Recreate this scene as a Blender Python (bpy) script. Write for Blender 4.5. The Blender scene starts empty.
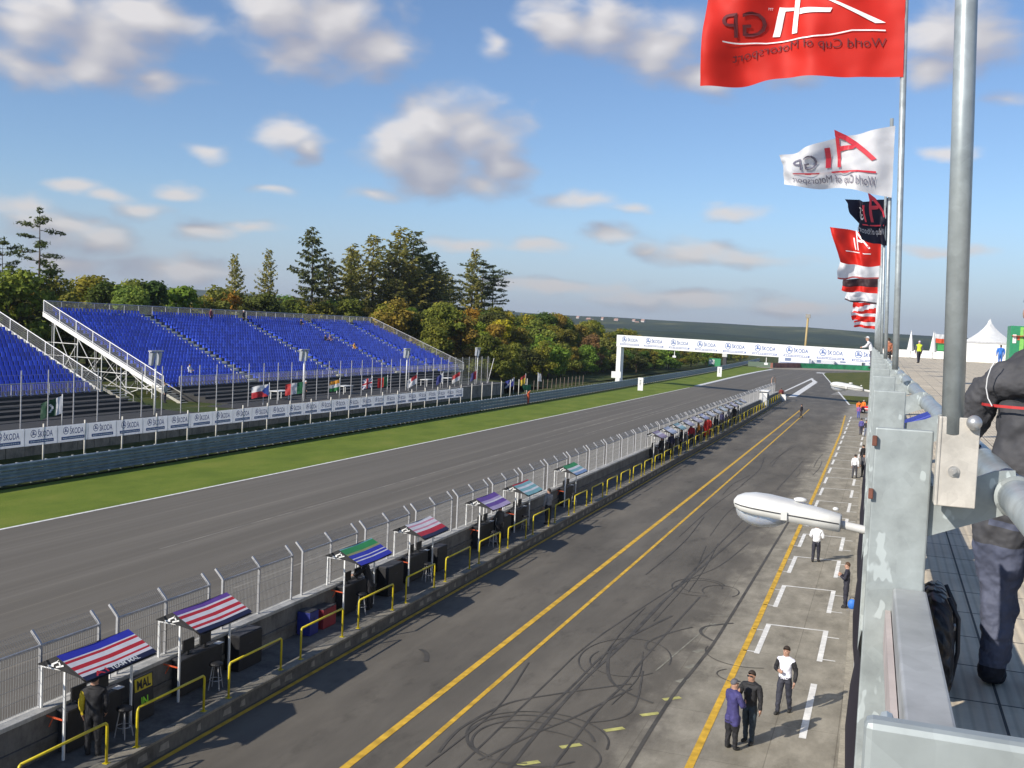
import bpy, bmesh, math, random
from mathutils import Vector, Matrix, noise
random.seed(7)
R = math.radians
S = bpy.context.scene
COL = S.collection

# ------------------------------------------------------------------ materials
_mc = {}
def nt(name):
    m = bpy.data.materials.new(name); m.use_nodes = True
    n = m.node_tree.nodes; b = n['Principled BSDF']
    return m, n, m.node_tree.links, b
def paint(rgb, rough=.6, metal=0., var=.12, scale=6., trans=0., bump=0.):
    key = (tuple(rgb), rough, metal, var, scale, trans, bump)
    if key in _mc: return _mc[key]
    m, n, l, b = nt('paint'); b.inputs['Roughness'].default_value = rough; b.inputs['Metallic'].default_value = metal
    tc = n.new('ShaderNodeTexCoord'); no = n.new('ShaderNodeTexNoise'); no.inputs['Scale'].default_value = scale; no.inputs['Detail'].default_value = 5
    l.new(tc.outputs['Object'], no.inputs['Vector'])
    mr = n.new('ShaderNodeMapRange'); mr.inputs[1].default_value = .3; mr.inputs[2].default_value = .7
    mr.inputs[3].default_value = 1 - var; mr.inputs[4].default_value = 1 + var
    l.new(no.outputs[0], mr.inputs[0])
    mx = n.new('ShaderNodeVectorMath'); mx.operation = 'SCALE'; mx.inputs[0].default_value = rgb
    l.new(mr.outputs[0], mx.inputs['Scale']); l.new(mx.outputs[0], b.inputs['Base Color'])
    if bump:
        bp = n.new('ShaderNodeBump'); bp.inputs['Strength'].default_value = bump; bp.inputs['Distance'].default_value = .02
        l.new(no.outputs[0], bp.inputs['Height']); l.new(bp.outputs[0], b.inputs['Normal'])
    if trans:   # thin cloth lets some light through
        t = n.new('ShaderNodeBsdfTranslucent'); l.new(mx.outputs[0], t.inputs['Color'])
        ms = n.new('ShaderNodeMixShader'); ms.inputs[0].default_value = trans
        l.new(b.outputs[0], ms.inputs[1]); l.new(t.outputs[0], ms.inputs[2])
        l.new(ms.outputs[0], n['Material Output'].inputs['Surface'])
    _mc[key] = m; return m
def ramp(n, stops):
    r = n.new('ShaderNodeValToRGB'); e = r.color_ramp.elements
    while len(e) < len(stops): e.new(.5)
    for i, (p, c) in enumerate(stops):
        e[i].position = p; e[i].color = (*c, 1) if len(c) == 3 else c
    return r
def mapping(n, l, scale, coord='Object', loc=(0, 0, 0), rot=(0, 0, 0)):
    tc = n.new('ShaderNodeTexCoord'); mp = n.new('ShaderNodeMapping')
    mp.inputs['Scale'].default_value = scale; mp.inputs['Location'].default_value = loc; mp.inputs['Rotation'].default_value = rot
    l.new(tc.outputs[coord], mp.inputs[0]); return mp
def noise_n(n, l, mp, scale, detail=6, rough=.6):
    t = n.new('ShaderNodeTexNoise'); t.inputs['Scale'].default_value = scale; t.inputs['Detail'].default_value = detail; t.inputs['Roughness'].default_value = rough
    l.new(mp.outputs[0], t.inputs['Vector']); return t
def mixc(n, l, a, b, fac, mode='MIX'):
    m = n.new('ShaderNodeMix'); m.data_type = 'RGBA'; m.blend_type = mode
    for s, v in ((m.inputs[6], a), (m.inputs[7], b)):
        if hasattr(v, 'links'): l.new(v, s)
        else: s.default_value = (*v, 1)
    if hasattr(fac, 'links'): l.new(fac, m.inputs[0])
    else: m.inputs[0].default_value = fac
    return m.outputs[2]
def bump_n(n, l, h, b, strength, dist):
    bp = n.new('ShaderNodeBump'); bp.inputs['Strength'].default_value = strength; bp.inputs['Distance'].default_value = dist
    l.new(h, bp.inputs['Height']); l.new(bp.outputs[0], b.inputs['Normal'])

def asphalt_track():
    m, n, l, b = nt('track_asphalt'); b.inputs['Roughness'].default_value = .82
    st = noise_n(n, l, mapping(n, l, (1.1, .012, 1)), 1.0, 4, .55)
    r1 = ramp(n, [(.3, (.115, .101, .080)), (.5, (.128, .113, .090)), (.6, (.14, .124, .10)), (.7, (.175, .156, .126))]); l.new(st.outputs[0], r1.inputs[0])
    st2 = noise_n(n, l, mapping(n, l, (3.2, .03, 1), loc=(7, 3, 0)), 1.0, 5, .6)
    r2 = ramp(n, [(.48, (.95, .95, .95)), (.60, (1.04, 1.04, 1.04)), (.66, (1.4, 1.38, 1.34))]); l.new(st2.outputs[0], r2.inputs[0])
    c = mixc(n, l, r1.outputs[0], r2.outputs[0], .8, 'MULTIPLY')
    gr = noise_n(n, l, mapping(n, l, (1, 1, 1)), 38, 3, .7)
    r3 = ramp(n, [(.35, (.86, .86, .86)), (.65, (1.14, 1.14, 1.14))]); l.new(gr.outputs[0], r3.inputs[0])
    c = mixc(n, l, c, r3.outputs[0], 1, 'MULTIPLY'); l.new(c, b.inputs['Base Color'])
    bump_n(n, l, gr.outputs[0], b, .25, .01); return m
def asphalt_pit():
    m, n, l, b = nt('pit_asphalt'); b.inputs['Roughness'].default_value = .8
    mp = mapping(n, l, (1, 1, 1))
    big = noise_n(n, l, mapping(n, l, (.5, .12, 1)), 1, 5, .62)
    r1 = ramp(n, [(.28, (.078, .069, .055)), (.5, (.114, .101, .081)), (.72, (.165, .147, .118))]); l.new(big.outputs[0], r1.inputs[0])
    gr = noise_n(n, l, mp, 55, 3, .7)
    r3 = ramp(n, [(.35, (.85, .85, .85)), (.65, (1.15, 1.15, 1.15))]); l.new(gr.outputs[0], r3.inputs[0])
    c = mixc(n, l, r1.outputs[0], r3.outputs[0], 1, 'MULTIPLY')
    # worn pale concrete apron near the building: edge broken up by noise
    sx = n.new('ShaderNodeSeparateXYZ'); l.new(mp.outputs[0], sx.inputs[0])
    ed = noise_n(n, l, mapping(n, l, (.7, .35, 1), loc=(3, 1, 0)), 1, 6, .65)
    a = n.new('ShaderNodeMath'); a.operation = 'MULTIPLY_ADD'; l.new(ed.outputs[0], a.inputs[0]); a.inputs[1].default_value = 4.6; l.new(sx.outputs[0], a.inputs[2])
    mr = n.new('ShaderNodeMapRange'); mr.interpolation_type = 'SMOOTHSTEP'; mr.inputs[1].default_value = -3.7; mr.inputs[2].default_value = -1.9; l.new(a.outputs[0], mr.inputs[0])
    cn = noise_n(n, l, mapping(n, l, (1.2, .6, 1)), 1.1, 8, .7)
    rc = ramp(n, [(.3, (.185, .166, .13)), (.5, (.275, .25, .20)), (.72, (.39, .355, .29))]); l.new(cn.outputs[0], rc.inputs[0])
    br = n.new('ShaderNodeTexBrick'); l.new(mapping(n, l, (1, 1, 1), loc=(.6, .2, 0)).outputs[0], br.inputs['Vector'])
    br.offset = 0; br.inputs['Scale'].default_value = 1; br.inputs['Brick Width'].default_value = 1.55; br.inputs['Row Height'].default_value = 3.1; br.inputs['Mortar Size'].default_value = .012
    br.inputs['Color1'].default_value = (1, 1, 1, 1); br.inputs['Color2'].default_value = (.88, .88, .87, 1); br.inputs['Mortar'].default_value = (.55, .53, .5, 1)
    cc = mixc(n, l, rc.outputs[0], br.outputs[0], .85, 'MULTIPLY'); cc = mixc(n, l, cc, r3.outputs[0], .6, 'MULTIPLY')
    c = mixc(n, l, c, cc, mr.outputs[0])
    # oil and rubber stains
    sn = noise_n(n, l, mapping(n, l, (.8, .3, 1), loc=(11, 5, 0)), 1.3, 7, .7)
    rs = ramp(n, [(.32, (.68, .67, .66)), (.45, (1, 1, 1))]); l.new(sn.outputs[0], rs.inputs[0])
    c = mixc(n, l, c, rs.outputs[0], 1, 'MULTIPLY'); l.new(c, b.inputs['Base Color'])
    bump_n(n, l, gr.outputs[0], b, .25, .01); return m
def grass_mat(name, c0, c1, c2, s=1.):
    m, n, l, b = nt(name); b.inputs['Roughness'].default_value = .9; b.inputs['Specular IOR Level'].default_value = .15
    a = noise_n(n, l, mapping(n, l, (1, .5, 1)), .35 * s, 7, .65); r = ramp(n, [(.32, c0), (.5, c1), (.68, c2)]); l.new(a.outputs[0], r.inputs[0])
    f = noise_n(n, l, mapping(n, l, (1, 1, 1)), 14 * s, 4, .8); r3 = ramp(n, [(.3, (.6, .64, .6)), (.7, (1.4, 1.36, 1.25))]); l.new(f.outputs[0], r3.inputs[0])
    c = mixc(n, l, r.outputs[0], r3.outputs[0], 1, 'MULTIPLY'); l.new(c, b.inputs['Base Color'])
    bump_n(n, l, f.outputs[0], b, .6, .06); return m
def concrete(name, base, stain=.5, sc=1.):
    m, n, l, b = nt(name); b.inputs['Roughness'].default_value = .85
    a = noise_n(n, l, mapping(n, l, (1, 1, 1)), 1.2 * sc, 8, .68)
    d = tuple(x * (1 - stain) for x in base); u = tuple(x * 1.2 for x in base)
    r = ramp(n, [(.3, d), (.52, base), (.72, u)]); l.new(a.outputs[0], r.inputs[0])
    f = noise_n(n, l, mapping(n, l, (1, 1, .35)), 9 * sc, 5, .7); r3 = ramp(n, [(.3, (.8, .8, .8)), (.7, (1.18, 1.17, 1.15))]); l.new(f.outputs[0], r3.inputs[0])
    c = mixc(n, l, r.outputs[0], r3.outputs[0], 1, 'MULTIPLY'); l.new(c, b.inputs['Base Color'])
    bump_n(n, l, f.outputs[0], b, .3, .01); return m
def galvanised(name, base=(.335, .37, .37), metal=.3, rough=.5, sc=1., streak=True):
    m, n, l, b = nt(name); b.inputs['Metallic'].default_value = metal
    v = n.new('ShaderNodeTexVoronoi'); v.inputs['Scale'].default_value = 22 * sc; l.new(mapping(n, l, (1, 1, 1)).outputs[0], v.inputs['Vector'])
    a = noise_n(n, l, mapping(n, l, (1, 1, 1)), 5 * sc, 6, .62)
    d = tuple(x * .78 for x in base); u = tuple(min(x * 1.2, .9) for x in base)
    r = ramp(n, [(.33, d), (.5, base), (.66, u)]); l.new(a.outputs[0], r.inputs[0])
    rv = ramp(n, [(0, (.93, .93, .93)), (1, (1.07, 1.07, 1.07))]); l.new(v.outputs['Color'], rv.inputs[0])
    c = mixc(n, l, r.outputs[0], rv.outputs[0], 1, 'MULTIPLY')
    if streak:   # pale rubbed smears in the zinc
        wv = noise_n(n, l, mapping(n, l, (6, 6, 3), loc=(4, 1, 2), rot=(.4, .6, .3)), 2.6 * sc, 2, .5)
        rw = ramp(n, [(.625, (0, 0, 0)), (.645, (.7, .7, .7))]); l.new(wv.outputs[0], rw.inputs[0])
        c = mixc(n, l, c, tuple(min(x * 1.6, .72) for x in base), rw.outputs[0])
    l.new(c, b.inputs['Base Color'])
    rr = n.new('ShaderNodeMapRange'); rr.inputs[3].default_value = rough - .12; rr.inputs[4].default_value = rough + .15; l.new(a.outputs[0], rr.inputs[0]); l.new(rr.outputs[0], b.inputs['Roughness'])
    bump_n(n, l, a.outputs[0], b, .12, .01); return m
def terrace_mat():
    m, n, l, b = nt('terrace_paving'); b.inputs['Roughness'].default_value = .85
    br = n.new('ShaderNodeTexBrick'); l.new(mapping(n, l, (1, 1, 1)).outputs[0], br.inputs['Vector'])
    br.inputs['Scale'].default_value = 1; br.offset = 0; br.inputs['Brick Width'].default_value = .5; br.inputs['Row Height'].default_value = .5; br.inputs['Mortar Size'].default_value = .006
    br.inputs['Color1'].default_value = (.66, .57, .43, 1); br.inputs['Color2'].default_value = (.58, .50, .38, 1); br.inputs['Mortar'].default_value = (.08, .075, .07, 1)
    w = n.new('ShaderNodeTexWave'); w.bands_direction = 'X'; w.inputs['Scale'].default_value = 6.2; w.inputs['Distortion'].default_value = .25
    l.new(mapping(n, l, (1, 1, 1)).outputs[0], w.inputs['Vector'])
    rw = ramp(n, [(.0, (.62, .62, .62)), (.35, (1, 1, 1))]); l.new(w.outputs[0], rw.inputs[0])
    c = mixc(n, l, br.outputs[0], rw.outputs[0], .5, 'MULTIPLY')
    a = noise_n(n, l, mapping(n, l, (1, 1, 1)), 1.5, 8, .7); r = ramp(n, [(.3, (.78, .77, .75)), (.7, (1.15, 1.15, 1.15))]); l.new(a.outputs[0], r.inputs[0])
    c = mixc(n, l, c, r.outputs[0], 1, 'MULTIPLY'); l.new(c, b.inputs['Base Color']); bump_n(n, l, w.outputs[0], b, .3, .01); return m
def leaf_mat(name, conifer=False):
    m, n, l, b = nt(name); b.inputs['Roughness'].default_value = .7; b.inputs['Specular IOR Level'].default_value = .2
    oi = n.new('ShaderNodeObjectInfo')
    a = noise_n(n, l, mapping(n, l, (1, 1, 1)), .45, 3, .6)
    gi = n.new('ShaderNodeNewGeometry')
    r = ramp(n, [(.3, (.62, .70, .6)), (.5, (1, 1, 1)), (.7, (1.35, 1.2, .9))]); l.new(a.outputs[0], r.inputs[0])
    rr = ramp(n, [(0, (.65, .65, .6)), (1, (1.4, 1.35, 1.2))]); l.new(gi.outputs['Random Per Island'], rr.inputs[0])
    c = mixc(n, l, oi.outputs['Color'], r.outputs[0], 1, 'MULTIPLY'); c = mixc(n, l, c, rr.outputs[0], 1, 'MULTIPLY')
    l.new(c, b.inputs['Base Color'])
    t = n.new('ShaderNodeBsdfTranslucent'); l.new(c, t.inputs['Color']); ms = n.new('ShaderNodeMixShader'); ms.inputs[0].default_value = .42
    l.new(b.outputs[0], ms.inputs[1]); l.new(t.outputs[0], ms.inputs[2]); l.new(ms.outputs[0], n['Material Output'].inputs['Surface']); return m
def seat_mat():
    m, n, l, b = nt('seat_plastic'); b.inputs['Roughness'].default_value = .38
    gi = n.new('ShaderNodeNewGeometry'); r = ramp(n, [(0, (.012, .042, .40)), (.6, (.016, .06, .58)), (1, (.05, .12, .74))]); l.new(gi.outputs['Random Per Island'], r.inputs[0]); l.new(r.outputs[0], b.inputs['Base Color']); return m
def forest_hill_mat():
    m, n, l, b = nt('forest_hills'); b.inputs['Roughness'].default_value = .95; b.inputs['Specular IOR Level'].default_value = .05
    a = noise_n(n, l, mapping(n, l, (1, .6, 2.5)), .0042, 8, .65)
    r = ramp(n, [(.30, (.022, .036, .024)), (.5, (.036, .054, .03)), (.60, (.07, .085, .036)), (.68, (.20, .19, .09))]); l.new(a.outputs[0], r.inputs[0])
    f = noise_n(n, l, mapping(n, l, (1, 1, 1)), .05, 5, .7); rf = ramp(n, [(.3, (.6, .6, .6)), (.7, (1.4, 1.4, 1.4))]); l.new(f.outputs[0], rf.inputs[0])
    c = mixc(n, l, r.outputs[0], rf.outputs[0], 1, 'MULTIPLY'); l.new(c, b.inputs['Base Color']); bump_n(n, l, f.outputs[0], b, 1, 6); return m

M_TRACK = asphalt_track(); M_PIT = asphalt_pit()
M_GRASS = grass_mat('verge_grass', (.105, .15, .022), (.14, .19, .028), (.185, .215, .04))
M_ROUGH = grass_mat('rough_ground', (.035, .055, .015), (.06, .075, .02), (.11, .09, .035), .7)
M_CONC = concrete('concrete', (.27, .255, .225)); M_CONC_D = concrete('dark_concrete', (.13, .125, .115), .55)
M_CONC_L = concrete('pale_concrete', (.46, .45, .42), .3)
M_GALV = galvanised('galvanised_steel'); M_GALV_P = galvanised('galvanised_tube', (.36, .40, .41), .35, .38, 1.2, False)
M_GALV_S = galvanised('weathered_steel', (.42, .43, .43), .3, .5, .5, False)
M_FENCE = paint((.42, .42, .43), .5, .35, .15, 9)
M_WIRE = paint((.30, .30, .30), .55, .4, .1, 4)
M_RAIL = galvanised('guard_rail_steel', (.21, .27, .32), .35, .5, .25, False)
M_YEL = paint((.62, .50, .02), .45, 0, .12, 12)
M_LINE_Y = paint((.60, .36, .03), .7, 0, .3, 3); M_LINE_W = paint((.72, .71, .68), .7, 0, .22, 3)
M_LINE_P = paint((.42, .40, .13), .75, 0, .3, 4)
M_WHITE = paint((.78, .78, .76), .5, 0, .06, 3); M_BLACK = paint((.02, .02, .022), .6, 0, .2, 5)
M_DARK = paint((.045, .045, .05), .7, 0, .25, 4)
M_TERR = terrace_mat(); M_LEAF = leaf_mat('leaves'); M_HILL = forest_hill_mat()
M_BARK = paint((.085, .06, .045), .9, 0, .3, 6, 0, .5)
M_SEAT = seat_mat()
M_TYRE = paint((.068, .061, .051), .7, 0, .35, 1.3)

# ------------------------------------------------------------------ mesh helpers
class MB:
    def __init__(s): s.v = []; s.f = []; s.m = []
    def poly(s, pts, mi=0):
        i = len(s.v); s.v += [tuple(p) for p in pts]; s.f.append(tuple(range(i, i + len(pts)))); s.m.append(mi)
    def hexa(s, p, mi=0):            # 8 corners: bottom ring 0-3, top ring 4-7
        i = len(s.v); s.v += [tuple(q) for q in p]
        for f in ((3, 2, 1, 0), (4, 5, 6, 7), (0, 1, 5, 4), (1, 2, 6, 5), (2, 3, 7, 6), (3, 0, 4, 7)):
            s.f.append(tuple(i + k for k in f)); s.m.append(mi)
    def box(s, x0, x1, y0, y1, z0, z1, mi=0):
        s.hexa([(x0, y0, z0), (x1, y0, z0), (x1, y1, z0), (x0, y1, z0), (x0, y0, z1), (x1, y0, z1), (x1, y1, z1), (x0, y1, z1)], mi)
    def slab(s, ring, z0, z1, mi=0): # prism from an xy outline
        n = len(ring); i = len(s.v)
        s.v += [(x, y, z0) for x, y in ring] + [(x, y, z1) for x, y in ring]
        s.f.append(tuple(i + k for k in range(n))[::-1]); s.f.append(tuple(i + n + k for k in range(n))); s.m += [mi, mi]
        for k in range(n): s.f.append((i + k, i + (k + 1) % n, i + n + (k + 1) % n, i + n + k)); s.m.append(mi)
    def sweep(s, pts, prof, mi=0, up=(0, 0, 1), closed=True):   # profile (a,b): a along side, b along up
        pts = [Vector(p) for p in pts]; n = len(prof); i0 = len(s.v); up = Vector(up)
        for k, p in enumerate(pts):
            t = (pts[min(k + 1, len(pts) - 1)] - pts[max(k - 1, 0)]).normalized()
            sd = t.cross(up)
            sd = sd.normalized() if sd.length > 1e-6 else Vector((1, 0, 0))
            u = sd.cross(t).normalized()
            s.v += [tuple(p + sd * a + u * b) for a, b in prof]
        for k in range(len(pts) - 1):
            for j in range(n if closed else n - 1):
                a = i0 + k * n + j; b = i0 + k * n + (j + 1) % n
                s.f.append((a, b, b + n, a + n)); s.m.append(mi)
        if closed:
            s.f.append(tuple(i0 + j for j in range(n))[::-1]); s.f.append(tuple(i0 + (len(pts) - 1) * n + j for j in range(n))); s.m += [mi, mi]
    def tube(s, pts, r, n=8, mi=0):
        up = (0, 0, 1)
        a, b = Vector(pts[0]), Vector(pts[-1])
        if abs((b - a).normalized().z) > .9: up = (0, 1, 0)
        s.sweep(pts, [(r * math.cos(2 * math.pi * k / n), r * math.sin(2 * math.pi * k / n)) for k in range(n)], mi, up)
    def bar(s, a, b, w, h=None, mi=0):
        h = h or w
        up = (0, 1, 0) if abs((Vector(b) - Vector(a)).normalized().z) > .9 else (0, 0, 1)
        s.sweep([a, b], [(-w / 2, -h / 2), (w / 2, -h / 2), (w / 2, h / 2), (-w / 2, h / 2)], mi, up)
    def lathe(s, prof, n=16, c=(0, 0, 0), mi=0):
        i0 = len(s.v)
        for r, z in prof:
            s.v += [(c[0] + r * math.cos(2 * math.pi * k / n), c[1] + r * math.sin(2 * math.pi * k / n), c[2] + z) for k in range(n)]
        for q in range(len(prof) - 1):
            for k in range(n):
                a = i0 + q * n + k; b = i0 + q * n + (k + 1) % n
                s.f.append((a, b, b + n, a + n)); s.m.append(mi)
    def ball(s, c, r, n=10, mi=0, sc=(1, 1, 1)):
        i0 = len(s.v); rows = n // 2 + 1
        for q in range(rows + 1):
            th = math.pi * q / rows
            s.v += [(c[0] + sc[0] * r * math.sin(th) * math.cos(2 * math.pi * k / n), c[1] + sc[1] * r * math.sin(th) * math.sin(2 * math.pi * k / n), c[2] + sc[2] * r * math.cos(th)) for k in range(n)]
        for q in range(rows):
            for k in range(n):
                a = i0 + q * n + k; b = i0 + q * n + (k + 1) % n
                s.f.append((a, a + n, b + n, b)); s.m.append(mi)
    def build(s, name, mats, parent=None, smooth=False, bevel=0, origin=None):
        me = bpy.data.meshes.new(name)
        anc = parent
        while anc is not None and '_base' not in anc: anc = anc.parent
        off = Vector(origin) if origin is not None else (Vector(anc['_base']) if anc is not None else Vector())
        me.from_pydata([tuple(Vector(p) - off) for p in s.v], [], s.f)
        for m in (mats if isinstance(mats, (list, tuple)) else [mats]): me.materials.append(m)
        me.polygons.foreach_set('material_index', s.m)
        if smooth: me.polygons.foreach_set('use_smooth', [True] * len(s.f))
        me.update(); me.validate()
        o = bpy.data.objects.new(name, me); COL.objects.link(o)
        if parent is not None: o.parent = parent
        elif origin is not None: o.location = origin
        if bevel:
            b = o.modifiers.new('bevel', 'BEVEL'); b.width = bevel; b.segments = 2; b.limit_method = 'ANGLE'
        return o
def mesh_obj(name, me, parent=None, loc=None):
    o = bpy.data.objects.new(name, me); COL.objects.link(o)
    if parent is not None: o.parent = parent
    if loc is not None: o.location = loc
    return o
def tag(o, label=None, cat=None, group=None, kind=None):
    if label: o['label'] = label
    if cat: o['category'] = cat
    if group: o['group'] = group
    if kind: o['kind'] = kind
    return o
def empty(name, base, label, cat, group=None, world=True, rz=0):
    # world=True: children are modelled in world coordinates and shifted; False: modelled round the origin
    o = bpy.data.objects.new(name, None); COL.objects.link(o); o.location = base; o.empty_display_size = .2; o.rotation_euler = (0, 0, rz)
    if world: o['_base'] = tuple(base)
    return tag(o, label, cat, group)
def copy_tree(o, loc=None, rz=None, label=None, parent=None):
    c = o.copy(); COL.objects.link(c); c.parent = parent
    if loc is not None: c.location = loc
    if rz is not None: c.rotation_euler = (0, 0, rz)
    if label: c['label'] = label
    for ch in list(o.children): copy_tree(ch, parent=c)
    return c
def structure(o): o['kind'] = 'structure'; return o

_txt = {}
def text_geo(s, bold=0.):
    k = (s, bold)
    if k in _txt: return _txt[k]
    cu = bpy.data.curves.new('t', 'FONT'); cu.body = s; cu.size = 1; cu.resolution_u = 3; cu.offset = bold
    ob = bpy.data.objects.new('t', cu); COL.objects.link(ob); bpy.context.view_layer.update()
    me = ob.evaluated_get(bpy.context.evaluated_depsgraph_get()).to_mesh()
    v = [(p.co.x, p.co.y) for p in me.vertices]; f = [tuple(p.vertices) for p in me.polygons]
    ob.to_mesh_clear(); bpy.data.objects.remove(ob); bpy.data.curves.remove(cu)
    x0 = min(p[0] for p in v); x1 = max(p[0] for p in v); y0 = min(p[1] for p in v); y1 = max(p[1] for p in v)
    v = [((a - x0) / (x1 - x0), (c - y0) / (y1 - y0)) for a, c in v]
    _txt[k] = (v, f, (x1 - x0) / (y1 - y0)); return _txt[k]
def put_text(mb, s, fn, mi=0, bold=0.):       # fn maps (0..1, 0..1) to a point
    v, f, a = text_geo(s, bold); i = len(mb.v)
    mb.v += [tuple(fn(x, y)) for x, y in v]
    for q in f: mb.f.append(tuple(i + k for k in q)); mb.m.append(mi)
EXPO, SUN, SKY, HAZE, HOUSEZ = 0.18, 5.0, .105, 0.00012, 31
# ------------------------------------------------------------------ camera, sky, sun
CAM = Matrix(((0.940464, -0.060453, 0.334473), (0.336915, 0.035842, -0.940853), (0.044889, 0.997527, 0.054075)))
cd = bpy.data.cameras.new('camera'); cam = bpy.data.objects.new('camera', cd); COL.objects.link(cam)
cam.matrix_world = Matrix.Translation((0, 0, 10)) @ CAM.to_4x4()
cd.sensor_width = 36; cd.lens = 36 * 1050 / 1024; cd.clip_start = .05; cd.clip_end = 30000
S.camera = cam
S.view_settings.view_transform = 'Standard'; S.view_settings.look = 'None'; S.view_settings.gamma = 1; S.view_settings.exposure = EXPO
S.cycles.max_bounces = 6; S.cycles.transparent_max_bounces = 16
EL, AZ = R(31), (-.515, -.857)
sd = Vector((AZ[0] * math.cos(EL), AZ[1] * math.cos(EL), math.sin(EL)))
ld = bpy.data.lights.new('sun', 'SUN'); ld.energy = SUN; ld.angle = R(.53); ld.color = (1, .93, .82)
lo = bpy.data.objects.new('sun', ld); COL.objects.link(lo); lo.rotation_euler = sd.to_track_quat('Z', 'Y').to_euler(); lo.location = (-30, -40, 60)

CLOUDS = [(-44.1, 13.7, 3.8, 1.91), (-40.9, 13.2, 3.7, 2.07), (-39.1, 14.6, 3.3, 1.55), (-38.3, 11.7, 2.5, 0.97), (-45.0, 11.5, 3.0, 1.13), (-41.8, 11.9, 3.2, 1.25), (-32.4, 15.4, 3.2, 1.85), (-29.8, 15.1, 3.5, 2.56), (-27.7, 14.1, 2.5, 1.75), (-31.1, 13.6, 2.9, 1.52), (-26.4, 9.1, 2.0, 1.72), (-24.6, 10.4, 2.4, 1.94), (-22.4, 10.3, 2.9, 2.17), (-20.8, 8.9, 2.2, 1.97), (-24.0, 8.3, 3.0, 1.63), (-21.8, 7.8, 2.5, 1.29), (-27.9, 6.8, 2.1, 0.76), (-17.9, 16.1, 2.2, 1.4), (-15.2, 15.7, 3.6, 1.84), (-12.5, 15.0, 3.5, 1.95), (-10.0, 13.3, 2.7, 1.21), (-8.4, 16.2, 2.3, 1.06), (-21.6, 14.7, 1.4, 0.83), (-6.2, 14.3, 2.8, 1.62), (-32.2, 9.5, 2.6, 1.13), (-30.8, 8.8, 1.5, 1.03), (-36.0, 8.4, 1.3, 0.67), (-33.0, 6.6, 1.8, 0.46), (-37.6, 6.2, 1.9, 0.56), (-42.4, 6.0, 1.8, 0.55), (-40.8, 5.6, 1.6, 0.55), (-39.3, 5.0, 1.89, 0.7), (-36.1, 4.4, 2.16, 0.79), (-43.5, 4.0, 3.51, 1.24), (-41.4, 3.3, 2.84, 0.98), (-44.9, 4.9, 2.7, 0.95), (-33.9, 4.7, 2.29, 0.58), (-16.1, 7.0, 2.5, 0.83), (-13.6, 6.5, 1.6, 0.53), (-8.1, 6.7, 2.7, 0.75), (-10.3, 4.5, 3.51, 1.04), (-7.7, 4.2, 4.32, 0.81), (-12.5, 4.6, 1.62, 0.6), (-18.4, 4.5, 2.29, 0.68), (-23.0, 4.5, 3.92, 0.68), (-15.1, 5.3, 2.16, 0.68), (2.5, 14.9, 3.0, 2.14), (4.7, 12.0, 1.8, 0.83), (1.2, 13.6, 2.1, 1.15), (2.3, 9.7, 2.0, 0.54), (-17.2, 2.4, 6.48, 0.61), (-10.7, 1.9, 8.37, 0.66), (-4.5, 1.6, 4.05, 0.53), (-37.8, 2.1, 5.4, 1.02), (-43.0, 2.1, 3.78, 0.86), (2.2, 4.8, 3.1, 0.5), (-14, 24, 9, 4), (-40, 24, 8, 3), (20, 9, 5, 1.6), (35, 14, 9, 3), (-62, 10, 9, 3), (-80, 16, 10, 4), (60, 8, 10, 2.5), (5, 30, 9, 4), (-120, 20, 14, 6), (120, 18, 14, 5)]
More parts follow.
